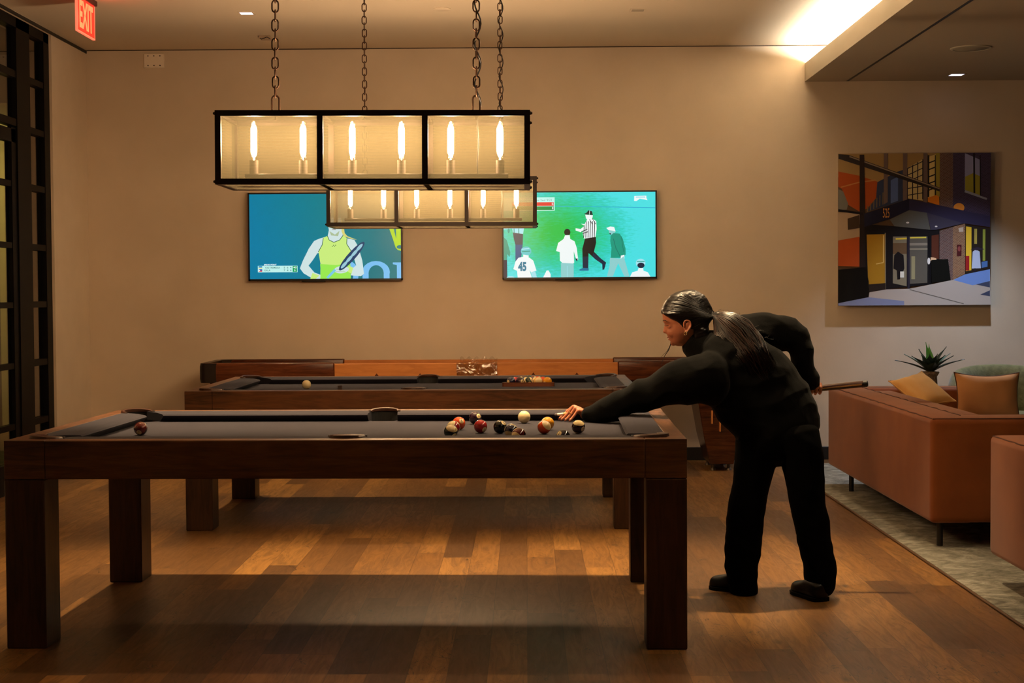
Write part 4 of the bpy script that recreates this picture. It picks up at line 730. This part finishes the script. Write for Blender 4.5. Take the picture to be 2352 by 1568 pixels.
# armchair
bc = cloth('boucle_green', (118, 116, 78), (98, 98, 64), .95, 120, .9, 30, .3); pg = onY(2290, 845, 11.3); AX, AY = pg.x+.02, 11.1
ar = thing('armchair', (AX, AY, 0), 'curved sage green boucle armchair behind the far sofa, by the wall', 'armchair')
def shag(me, amp, sc_):
    for v in me.vertices:
        n_ = noise.noise(v.co*sc_)+.5*noise.noise(v.co*sc_*2.3); v.co += v.normal*amp*n_
g = G(); rs = []; nA = 48
for i in range(nA+1):
    a_ = PI*(-.12)+PI*1.24*i/nA; e = math.sin(PI*i/nA); top_ = .60+.20*max(0, e)**.45; R_ = .34; cx_, cy_ = math.cos(a_)*R_*1.08, math.sin(a_)*R_*.9
    d_ = Vector((math.cos(a_), math.sin(a_), 0)); ring = []
    for j in range(16):
        b_ = 2*PI*j/16; hh = (top_-.30)/2; ring.append(Vector((cx_, cy_, .30+hh))+d_*math.cos(b_)*.065*(1 if 1 else 0)+Vector((0, 0, (abs(math.sin(b_))**.6)*math.copysign(1, math.sin(b_))*hh)))
    rs.append(ring)
o = g.rings(rs).build('backrest', bc, ar, smooth=True, sharp=2, local=True); m_ = o.modifiers.new('sub', 'SUBSURF'); m_.levels = m_.render_levels = 2
g = G().lathe([(.001, .28), (.30, .28), (.335, .31), (.335, .42), (.30, .455), (.001, .465)], (0, -.02, 0), 40); g.build('seat', bc, ar, smooth=True, local=True)
for a_ in range(4): G().tube([(math.cos(a_*PI/2+.8)*.2, math.sin(a_*PI/2+.8)*.2, .29), (math.cos(a_*PI/2+.8)*.25, math.sin(a_*PI/2+.8)*.25, .010)], [.02, .012], 12).build('leg', legb, ar, smooth=True, local=True)
# ================================================================ the player
def evalmesh(o):
    dg = bpy.context.evaluated_depsgraph_get(); me = bpy.data.meshes.new_from_object(o.evaluated_get(dg)); return me
def ringtube(g, pts, n=20, mi=0, endcap=True):
    """pts: (centre, in-plane radius, depth radius); depth direction is kept near world Y"""
    cs = [Vector(p[0]) for p in pts]; rs = []; m = len(pts)
    def frame(i):
        t = (cs[min(i+1, m-1)]-cs[max(i-1, 0)]).normalized(); b = Vector((0, 1, 0)); b = (b-t*b.dot(t))
        if b.length < .2: b = Vector((1, 0, 0))-t*t.x
        b.normalize(); a = t.cross(b).normalized(); return t, a, b
    def ring(c, a, b, ra, rb): return [c+a*math.cos(2*PI*j/n)*ra+b*math.sin(2*PI*j/n)*rb for j in range(n)]
    t, a, b = frame(0); r0 = min(pts[0][1], pts[0][2])
    if endcap:
        for q in (1.0, .8, .45): rs.append(ring(cs[0]-t*r0*.55*q, a, b, pts[0][1]*max(.05, (1-q*q)**.5), pts[0][2]*max(.05, (1-q*q)**.5)))
    for i in range(m): t, a, b = frame(i); rs.append(ring(cs[i], a, b, pts[i][1], pts[i][2]))
    t, a, b = frame(m-1); r0 = min(pts[-1][1], pts[-1][2])
    if endcap:
        for q in (.45, .8, 1.0): rs.append(ring(cs[-1]+t*r0*.55*q, a, b, pts[-1][1]*max(.05, (1-q*q)**.5), pts[-1][2]*max(.05, (1-q*q)**.5)))
    g.rings(rs, mi); return g
def dense(pts, k=4):
    out = []
    for i in range(len(pts)-1):
        p0, p1, p2, p3 = pts[max(i-1, 0)], pts[i], pts[i+1], pts[min(i+2, len(pts)-1)]
        for j in range(k):
            t = j/k; f = lambda a, b, c, d: .5*(2*b+(c-a)*t+(2*a-5*b+4*c-d)*t*t+(3*b-a-3*c+d)*t**3)
            out.append((Vector([f(p0[0][q], p1[0][q], p2[0][q], p3[0][q]) for q in range(3)]), f(p0[1], p1[1], p2[1], p3[1]), f(p0[2], p1[2], p2[2], p3[2])))
    out.append(pts[-1]); return out
def remeshed(g, name, mats, parent, vox, smooth_it=4, folds=None, base=None):
    o = g.build('tmp', mats, base=base or (0, 0, 0)); m = o.modifiers.new('r', 'REMESH'); m.mode = 'VOXEL'; m.voxel_size = vox; m.use_smooth_shade = True
    if smooth_it: s = o.modifiers.new('s', 'SMOOTH'); s.iterations = smooth_it; s.factor = .5
    me = evalmesh(o); bpy.data.objects.remove(o); me.name = name
    if folds:
        me.update(); nor = [v.normal.copy() for v in me.vertices]
        for v, n in zip(me.vertices, nor): v.co += n*folds(v.co)
        me.update()
    ob = bpy.data.objects.new(name, me); C.objects.link(ob); ob.parent = parent
    if not me.materials: me.materials.append(mats if not isinstance(mats, (list, tuple)) else mats[0])
    return ob
skin = mat('skin', (168, 102, 72), .45, Subsurface_Weight=.08, Subsurface_Scale=.01)
knit = cloth('black_fleece', (6, 6, 5), (8, 8, 7), .95, 260, .35, 8, .03, .06); trou = cloth('black_trousers', (4, 4, 4), (5, 5, 5), .95, 300, .2, 8, 0, .05); shoe = mat('black_shoe', (7, 7, 7), .38, Specular_IOR_Level=.25); hairm = mat('black_hair', (20, 13, 10), .38, Specular_IOR_Level=.32)
k = N(hairm); k.l(k.ramp(k.noise(k.coord((1, 1, 1)), 60, 3), ((.4, (6, 4, 4)), (.7, (16, 9, 7)))), k.b.inputs['Base Color'])
PB = Vector((1.15, 6.78, 0))
w = lambda u, v, Y: onY(u, v, Y)
# --- head: slices (v, front u, back u, half depth)
HY = 6.90; HS = FPX/HY
sl = [(672, 1556, 1606, .03), (680, 1542, 1618, .052), (692, 1530, 1626, .066), (704, 1524, 1630, .073), (716, 1521, 1631, .077), (726, 1522, 1630, .078), (734, 1522.5, 1628, .077), (738, 1523.3, 1627, .076), (744, 1527, 1625, .075), (750, 1528.5, 1620, .074), (757, 1529, 1614, .072), (764, 1530.5, 1608, .069), (769, 1532.5, 1603, .065), (773, 1534.5, 1600, .061), (778, 1537.5, 1596, .056), (783, 1539.5, 1591, .05), (788, 1543, 1586, .042), (792, 1549, 1578, .030), (794.5, 1556, 1568, .014)]
def slices(sl, n=36, grow=0, ex=2.25):
    rs = []
    for v, uf, ub, hd in sl:
        c = w((uf+ub)/2, v, HY); rx = (ub-uf)/2/HS+grow; ry = hd+grow; ring = []
        for j in range(n):
            a = 2*PI*j/n; ca, sa = math.cos(a), math.sin(a); ring.append(c+Vector((math.copysign(abs(ca)**(2/ex), ca)*rx, math.copysign(abs(sa)**(2/ex), sa)*ry, 0)))
        rs.append(ring)
    return rs
b = G(); b.rings(slices(sl))
def blob(u, v, Y, rx, ry, rz, tilt=0): b.sph(w(u, v, Y), 1, 8, sc=(rx, ry, rz), rot=Matrix.Rotation(tilt, 3, 'Y') if tilt else None)
NY = HY+.012
for q in range(6): blob(1529.3-(q/5)*1.6, 746+q*3.0, NY, .006+.0008*q, .006+.0012*q, .007)
blob(1528.2, 762.3, NY, .0088, .0085, .0072); blob(1532.5, 763.5, NY-.011, .007, .006, .006); blob(1532.5, 763.5, NY+.011, .007, .006, .006)
blob(1537.2, 773.4, NY, .008, .016, .0042); blob(1539.8, 778.8, NY, .008, .014, .0045); blob(1547, 788, NY, .014, .018, .012); blob(1527, 737, NY, .007, .03, .006)
blob(1546, 762, HY-.030, .026, .024, .030); blob(1546, 762, HY+.030, .026, .024, .030)
# ear on the near side
EYy = HY-.076; ev = [(1572, 752), (1570.5, 744), (1573, 737.5), (1579, 735.5), (1585, 739), (1587.3, 746), (1585, 753), (1581, 758.5), (1577, 763)]
ep = [w(u, v, EYy-.006-.004*(i in (3, 4, 5, 6))) for i, (u, v) in enumerate(ev)]
dd = dense([(p, .0042, .0042) for p in ep], 3); b.tube([p[0] for p in dd], .0042, 8)
b.sph(w(1578.5, 748, EYy+.002), 1, 8, sc=(.015, .010, .025), rot=Matrix.Rotation(.2, 3, 'Y')); b.sph(w(1576, 762, EYy-.002), 1, 8, sc=(.007, .005, .009))
# neck, torso, arms under the clothes
ringtube(b, dense([(w(1588, 772, 6.9), .052, .052), (w(1612, 800, 6.89), .055, .058), (w(1640, 822, 6.88), .09, .11), (w(1700, 870, 6.86), .12, .15), (w(1755, 925, 6.84), .11, .12), (w(1782, 965, 6.83), .10, .11)]))
ringtube(b, dense([(w(1640, 850, 6.76), .05, .05), (w(1560, 885, 6.74), .045, .045), (w(1470, 915, 6.83), .037, .037), (w(1400, 940, 6.91), .031, .031), (w(1352, 950.5, 6.98), .021, .025), (w(1340, 951, 6.995), .022, .027)]), 14)
ringtube(b, dense([(w(1700, 785, 6.97), .05, .05), (w(1800, 768, 7.0), .045, .045), (w(1838, 800, 7.0), .038, .038), (w(1858, 860, 6.97), .03, .03), (w(1866, 880, 6.958), .022, .024)]), 14)
for dx, Yl, pts in ((0, 6.84, ((1740, 1010), (1712, 1190), (1704, 1340))), (0, 6.72, ((1830, 1010), (1868, 1200), (1886, 1350)))):
    ringtube(b, dense([(w(pts[0][0], pts[0][1], Yl), .055, .06), (w(pts[1][0], pts[1][1], Yl), .05, .055), (w(pts[2][0], pts[2][1], Yl), .03, .035)]), 14)
# bridge hand (palm down on the cloth, thumb on the far side of the cue)
def fing(pts, r0, r1):
    n = len(pts); b.tube([Vector(p) for p in pts], [r0+(r1-r0)*i/(n-1) for i in range(n)], 10); b.sph(pts[-1], r1, 6); b.sph(pts[0], r0, 6)
    for p, i in zip(pts[1:-1], range(1, n-1)): b.sph(p, (r0+(r1-r0)*i/(n-1))*1.04, 6)
X = lambda u, Y=7.0: w(u, 950, Y).x
zt0 = ZBED
wr = w(1343, 951, 6.99)
kn_ = {'i': (X(1317), 7.035, .826), 'm': (X(1318), 7.012, .828), 'r': (X(1321), 6.990, .822), 'p': (X(1326), 6.970, .812)}
for q, (x_, y_, z_) in kn_.items(): ringtube(b, [(wr+Vector((0, (y_-6.99)*.45, .0)), .018, .012), ((wr+Vector((x_, y_, z_)))/2+Vector((0, 0, .003)), .015, .0125), (Vector((x_, y_, z_)), .0105, .0105)], 12)
fing([kn_['i'], (X(1305), 7.040, .806), (X(1294), 7.042, .785), (X(1285), 7.042, zt0+.0085)], .0088, .0068)
fing([kn_['m'], (X(1306), 7.014, .800), (X(1297), 7.012, .780), (X(1289.5), 7.010, zt0+.0085)], .0090, .0070)
fing([kn_['r'], (X(1312), 6.988, .796), (X(1304), 6.984, .778), (X(1297.5), 6.982, zt0+.0085)], .0086, .0066)
fing([kn_['p'], (X(1319), 6.966, .792), (X(1312), 6.962, .776), (X(1307), 6.958, zt0+.008)], .0076, .0060)
fing([(wr.x-.02, 7.03, .815), (X(1324), 7.062, .812), (X(1312), 7.066, .806), (X(1304), 7.058, .806)], .0105, .0080)
# grip hand around the butt
hc = at_((w(1868, 893, 6.958).x-c0.x)/dv.x); gv = dv
ringtube(b, [(w(1866, 880, 6.958), .02, .022), (hc+Vector((0, -.004, .03)), .024, .026), (hc+Vector((0, 0, .012)), .028, .022)], 12)
for i in range(4):
    o_ = gv*(.030-.020*i); rr = .022
    fing([hc+o_+Vector((0, math.cos(a)*rr, math.sin(a)*rr)) for a in (2.0, 2.9, 3.8, 4.7, 5.6)], .0088 if i < 3 else .0076, .0072)
fing([hc+gv*-.036+Vector((0, -.016, .022)), hc+gv*-.046+Vector((0, -.024, .004)), hc+gv*-.045+Vector((0, -.018, -.014))], .0105, .0085)
person = remeshed(b, 'person', skin, None, .0028, 2, base=PB)
person.location = PB; ORG['person'] = PB
tag(person, 'woman in black fleece and trousers leaning over the front table to aim a cue', 'person')
person.name = 'person'
def under(g, nm, m, vox, it, folds=None): 
    o = remeshed(g, nm, m, person, vox, it, folds, base=PB); return o
# --- sweater
sw = G()
ringtube(sw, dense([(w(1790, 1000, 6.83), .183, .150), (w(1775, 950, 6.84), .196, .155), (w(1736, 900, 6.85), .205, .16), (w(1695, 855, 6.86), .190, .165), (w(1655, 825, 6.87), .150, .155), (w(1618, 803, 6.885), .095, .10), (w(1592, 787, 6.89), .066, .068)]), 28)
ringtube(sw, dense([(w(1640, 868, 6.76), .12, .10), (w(1598, 872, 6.735), .105, .095), (w(1550, 881, 6.74), .088, .085), (w(1505, 898, 6.79), .070, .072), (w(1470, 910, 6.83), .071, .068), (w(1440, 922, 6.87), .058, .060), (w(1415, 933, 6.895), .060, .055), (w(1388, 944, 6.93), .050, .05), (w(1363, 951, 6.965), .036, .040), (w(1348, 951.5, 6.985), .027, .033)]), 22)
ringtube(sw, dense([(w(1680, 790, 6.95), .11, .09), (w(1722, 770, 6.98), .095, .08), (w(1765, 762, 7.0), .085, .08), (w(1803, 766, 7.0), .080, .075), (w(1833, 786, 7.0), .062, .065), (w(1843, 820, 6.99), .052, .058), (w(1853, 852, 6.975), .045, .05), (w(1861, 874, 6.965), .038, .04), (w(1866, 887, 6.96), .030, .034)]), 22)
def fold(co):
    p = co; n1 = noise.noise(Vector((p.x*7+p.z*5, p.y*5, p.z*9-p.x*4)))
    n2 = noise.noise(Vector((p.x*16+p.z*12, p.y*9, p.z*18-p.x*9))+Vector((3, 1, 2)))
    return .010*(1-abs(n1)*2.2)*.8+.0045*n2
under(sw, 'sweater', knit, .0065, 5, fold)['label'] = 'loose black fleece pullover'
# --- trousers
tr_ = G()
ringtube(tr_, dense([(w(1786, 965, 6.84), .150, .135), (w(1786, 1000, 6.83), .178, .145), (w(1788, 1030, 6.82), .178, .135)]), 26)
ringtube(tr_, dense([(w(1745, 1005, 6.84), .105, .125), (w(1737, 1040, 6.84), .093, .115), (w(1733, 1070, 6.84), .086, .105), (w(1724, 1120, 6.84), .078, .095), (w(1717, 1155, 6.84), .078, .09), (w(1711, 1195, 6.84), .080, .09), (w(1708, 1250, 6.84), .077, .085), (w(1704, 1300, 6.84), .071, .085), (w(1703, 1330, 6.84), .063, .085), (w(1706, 1360, 6.84), .060, .095)]), 22)
ringtube(tr_, dense([(w(1828, 1005, 6.78), .105, .125), (w(1840, 1040, 6.76), .092, .115), (w(1845, 1070, 6.75), .086, .105), (w(1855, 1150, 6.735), .076, .09), (w(1863, 1190, 6.73), .074, .085), (w(1871, 1240, 6.725), .070, .085), (w(1877, 1275, 6.72), .067, .085), (w(1884, 1305, 6.715), .074, .09), (w(1886, 1330, 6.715), .068, .09), (w(1885, 1352, 6.715), .055, .085)]), 22)
def fold2(co):
    n1 = noise.noise(Vector((co.x*6, co.y*6, co.z*5))); n2 = noise.noise(Vector((co.x*9, co.y*9, co.z*22+co.x*12)))
    return .006*(1-abs(n1)*2)+(.007 if co.z < .28 else .003)*n2
under(tr_, 'trousers', trou, .0065, 4, fold2)
# --- shoes
def shoe_mesh(heel, toe, wd, hgt, nm):
    h_, t_ = Vector(heel), Vector(toe); d_ = (t_-h_); L_ = d_.length; d_.normalize(); sd = Vector((-d_.y, d_.x, 0)); rs = []
    for q, ww, hh in ((0, .30, .05), (.03, .72, .062), (.12, .86, .07), (.3, .84, .08), (.45, .86, .075), (.6, .95, .058), (.75, 1.0, .05), (.88, .86, .046), (.96, .60, .038), (1.0, .25, .022)):
        c_ = h_+d_*L_*q; a_ = wd/2*ww; hh = hh*hgt; z1 = .012+hh
        rs.append([c_+sd*x_+Vector((0, 0, z_)) for x_, z_ in ((-a_, .012), (-a_*1.0, .012+hh*.45), (-a_*.75, .012+hh*.85), (0, z1), (a_*.75, .012+hh*.85), (a_, .012+hh*.45), (a_, .012), (0, .010))])
    o = G().rings(rs).build(nm, shoe, person, smooth=True, sharp=1.2); s = o.modifiers.new('s', 'SUBSURF'); s.levels = s.render_levels = 2
    rs = []
    for z_, k_ in ((0, 1.0), (.016, 1.04)):
        ring = []
        for q, ww in ((0, .35), (.03, .74), (.12, .88), (.3, .86), (.5, .90), (.75, 1.02), (.9, .86), (.98, .5), (1.01, .1)): ring.append((q, ww*k_))
        rs.append([h_+d_*L_*q+sd*wd/2*x_+Vector((0, 0, z_)) for q, x_ in ring]+[h_+d_*L_*q-sd*wd/2*x_+Vector((0, 0, z_)) for q, x_ in ring[::-1]])
    G().rings(rs).build('sole', mat('shoe_sole', (7, 6, 6), .7, Specular_IOR_Level=.1), o, smooth=True, sharp=.8)
a0 = onz(1733, 1366, 0); a1_ = onz(1634, 1355, 0); shoe_mesh((a0.x, a0.y+.045, 0), (a1_.x, a1_.y+.045, 0), .092, 1.15, 'shoe')
a0 = onz(1888, 1383, 0); shoe_mesh((a0.x+.005, a0.y+.01, 0), (a0.x-.075, a0.y+.23, 0), .098, 1.1, 'shoe')
# --- hair cap: covers the skull above and behind the hairline
hl = [(665, 1572, 1592, .015), (668, 1562, 1600, .030), (672, 1550, 1608, .042), (679, 1539, 1618, .056), (688, 1530.5, 1624, .066), (698, 1524, 1628, .074), (707, 1520, 1631, .079), (714, 1518.3, 1634, .082), (719, 1520.5, 1637, .0835), (724, 1526, 1639, .084), (729, 1533, 1639, .084), (734, 1542, 1636, .083), (738, 1549, 1632, .082), (743, 1555, 1629, .0815), (748, 1559, 1627, .081), (752, 1562, 1627, .080), (756, 1588, 1628, .079), (765, 1588, 1630, .078), (780, 1590, 1634, .078), (795, 1592, 1636, .07)]
hg = G(); rs = []
for v, uf, ub, hd in hl:
    c = w((uf+ub)/2, v, HY); rx = (ub-uf)/2/HS; ring = []
    for j in range(40):
        a = 2*PI*j/40; ca, sa = math.cos(a), math.sin(a); ex = 2.3 if (v < 718 or ca > 0) else 6; ring.append(c+Vector((math.copysign(abs(ca)**(2/ex), ca)*rx, math.copysign(abs(sa)**(2/ex), sa)*hd, 0)))
    rs.append(ring)
hg.rings(rs); ringtube(hg, dense([(w(1585, 695, HY), .062, .07), (w(1603, 703, HY), .058, .064), (w(1617, 711, HY), .042, .048), (w(1628, 718.5, HY), .026, .030), (w(1639, 724.5, HY), .014, .016)]), 20)
hair = remeshed(hg, 'hair', hairm, person, .0030, 3, lambda co: .0018*noise.noise(Vector((co.x*25+co.z*40, co.y*30, co.z*120-co.x*60))), base=PB)
# combed strands over the cap
cz = bpy.data.objects; hs = G(); tie = w(1636, 724, HY-.01)
def cap_pt(v, f, side=-1):
    # point on the near surface of the cap at row v, fraction f front->back
    for i in range(len(hl)-1):
        if hl[i][0] <= v <= hl[i+1][0]:
            q = (v-hl[i][0])/(hl[i+1][0]-hl[i][0]); uf, ub, hd = [hl[i][m]+(hl[i+1][m]-hl[i][m])*q for m in (1, 2, 3)]; break
    ca = -1+2*f; ex = 2.3; sa = max(0, 1-abs(ca)**ex)**(1/ex); c = w((uf+ub)/2, v, HY); return c+Vector((ca*(ub-uf)/2/HS, side*sa*hd, 0))
for i in range(120):
    v0 = rnd.uniform(672, 752); f0 = rnd.uniform(.0, .45) if v0 > 700 else rnd.uniform(.1, .6); side = -1 if rnd.random() < .8 else 1; pts = []
    for j in range(11):
        q = j/10; v_ = v0+(724-v0)*q**1.5 if v0 < 724 else v0-(v0-724)*q**1.4; f_ = f0+(.97-f0)*q
        if f_ > .965: break
        p = cap_pt(v_, f_, side); c_ = w(1578, v_, HY); n_ = (p-c_).normalized(); pts.append(p+n_*(.0012+.001*math.sin(q*PI)))
    if len(pts) > 3: hs.tube(pts, [.0007]+[.0016]*(len(pts)-2)+[.0007], 4)
hs.build('combed_strand', hairm, hair, smooth=True, local=False)['kind'] = 'stuff'
# loose lock by the mouth
G().tube([w(1541, 782, HY+.035), w(1540.5, 790, HY+.03), w(1536, 803, HY+.03), w(1526, 818, HY+.03), w(1520.5, 832, HY+.03), w(1518, 840, HY+.03)], [.0014, .0024, .0020, .0014, .001, .0005], 6).tube([w(1539.5, 794, HY+.03), w(1532, 806, HY+.03), w(1522, 816, HY+.03), w(1517, 822, HY+.03)], [.0012, .001, .0008, .0004], 5).build('loose_lock', hairm, hair, smooth=True)
# --- ponytail
pg_ = G()
ringtube(pg_, dense([(w(1636, 724, HY-.01), .014, .015), (w(1650, 727, HY-.02), .024, .024), (w(1668, 745, HY-.05), .034, .026), (w(1690, 773, HY-.10), .044, .028), (w(1713, 801, HY-.135), .044, .024), (w(1730, 825, HY-.155), .030, .018), (w(1742, 842, HY-.16), .014, .010)]), 18)
core = remeshed(pg_, 'ponytail', hairm, person, .004, 3, lambda co: .004*noise.noise(Vector((co.x*30-co.z*18, co.y*30, co.z*12+co.x*12))), base=PB)
top_e = [(1640, 721), (1660, 716), (1690, 719), (1722, 738), (1746, 770), (1762, 800), (1777, 830), (1792, 872)]
low_e = [(1636, 728), (1640, 748), (1640, 772), (1655, 800), (1672, 824), (1692, 845), (1707, 864), (1722, 882)]
def lerp_path(path, q):
    q = min(.9999, max(0, q))*(len(path)-1); i = int(q); f = q-i; return (path[i][0]+(path[i+1][0]-path[i][0])*f, path[i][1]+(path[i+1][1]-path[i][1])*f)
sg = G()
for i in range(330):
    s_ = rnd.random(); s_ = .5+.5*math.copysign(abs(2*s_-1)**.8, 2*s_-1); ln = rnd.uniform(.72, 1.0) if rnd.random() < .8 else rnd.uniform(.4, .7); lay = rnd.random(); ph = rnd.uniform(0, 6); amp = rnd.uniform(2, 7.5); mi_ = 1 if rnd.random() < .3 else 0; n_ = 16; pts = []
    for j in range(n_+1):
        q = j/n_*ln; a, c_ = lerp_path(top_e, q), lerp_path(low_e, q); wav = math.sin(q*13+ph)*amp*q
        ss = s_+wav*.01+(.5-s_)*.25*(q < .1); u, v = a[0]+(c_[0]-a[0])*ss, a[1]+(c_[1]-a[1])*ss+wav*.6
        bulge = math.sqrt(max(0, 1-(2*ss-1)**2)); Y_ = HY-.01-.155*min(1, q*1.5)-(.012+.030*min(1, q*3))*bulge*(.6+.4*lay)-.01*lay
        pts.append(w(u, v, Y_))
    sg.tube(pts, [.0022]*2+[.0019]*(n_-4)+[.0014, .0008, .0003], 4, mi_)
for i in range(16):   # flyaways
    s0 = rnd.uniform(0, 1); pts = [w(1640+s0*120+j*rnd.uniform(3, 8), 718+s0*s0*60-j*rnd.uniform(-2, 3.5), HY-.03-s0*.08) for j in range(4)]; sg.tube(pts, .0005, 3)
sg.build('strand', [hairm, mat('brown_hair', (40, 22, 15), .3, Specular_IOR_Level=.5)], core, smooth=True)['kind'] = 'stuff'
G().tube([w(1636, 724, HY-.01)+Vector((.006*math.cos(a)*.3, .016*math.cos(a), .016*math.sin(a))) for a in [2*PI*i/14 for i in range(14)]], .004, 8, closed=True).build('hair_tie', mat('hair_tie', (8, 8, 8), .7), core, smooth=True)
# face details
G().tube([w(1522.5, 737, HY-.028), w(1524, 735.2, HY-.040), w(1528, 735.6, HY-.052), w(1533, 738, HY-.060)], [.0012, .0022, .002, .0008], 6).build('eyebrow', hairm, person, smooth=True)
G().tube([w(1526.5, 747.5, HY-.035), w(1529, 748.4, HY-.046), w(1532.5, 748.0, HY-.055), w(1536, 746.5, HY-.061)], [.0008, .0016, .0018, .0008], 6).build('eyelashes', hairm, person, smooth=True)
G().tube([w(1534.5, 773.5, NY-.018), w(1534.2, 774.2, NY-.008), w(1533.9, 774.2, NY)], [.001, .0036, .0036], 8).tube([w(1538, 779, NY-.018), w(1536.8, 779, NY-.008), w(1536.4, 779, NY)], [.001, .0038, .0038], 8).build('lips', mat('lips', (160, 74, 60), .4), person, smooth=True)
ec = w(1574.5, 764, EYy-.012); gold = mat('gold', (235, 200, 130), .18, 1)
G().tube([ec+Vector((.006*math.cos(a), .002*math.sin(a), .007*math.sin(a)-.004)) for a in [2*PI*i/16 for i in range(16)]], .0016, 8, closed=True).sph(ec+Vector((0, -.003, .004)), .0035, 6).build('earring', gold, person, smooth=True)
rp = Vector((X(1311.5), 6.989, .797)); rdir = (Vector((X(1304), 6.984, .778))-Vector((X(1321), 6.99, .822))).normalized(); e1 = rdir.cross(Vector((0, 1, 0))).normalized(); e2 = rdir.cross(e1)
G().tube([rp+e1*math.cos(a)*.0095+e2*math.sin(a)*.0095 for a in [2*PI*i/18 for i in range(18)]], .0014, 8, closed=True).sph(rp-e1*.0095+Vector((0, -.005, .004)), .003, 6).build('ring', gold, person, smooth=True)
nail = mat('nail_polish', (60, 24, 24), .1)
for x_, y_ in ((X(1285), 7.042), (X(1289.5), 7.010), (X(1297.5), 6.982), (X(1307), 6.958)): G().sph((x_-.003, y_-.001, ZBED+.0115), 1, 6, sc=(.0058, .0048, .0032), rot=Matrix.Rotation(-.5, 3, 'Y')).build('fingernail', nail, person, smooth=True)
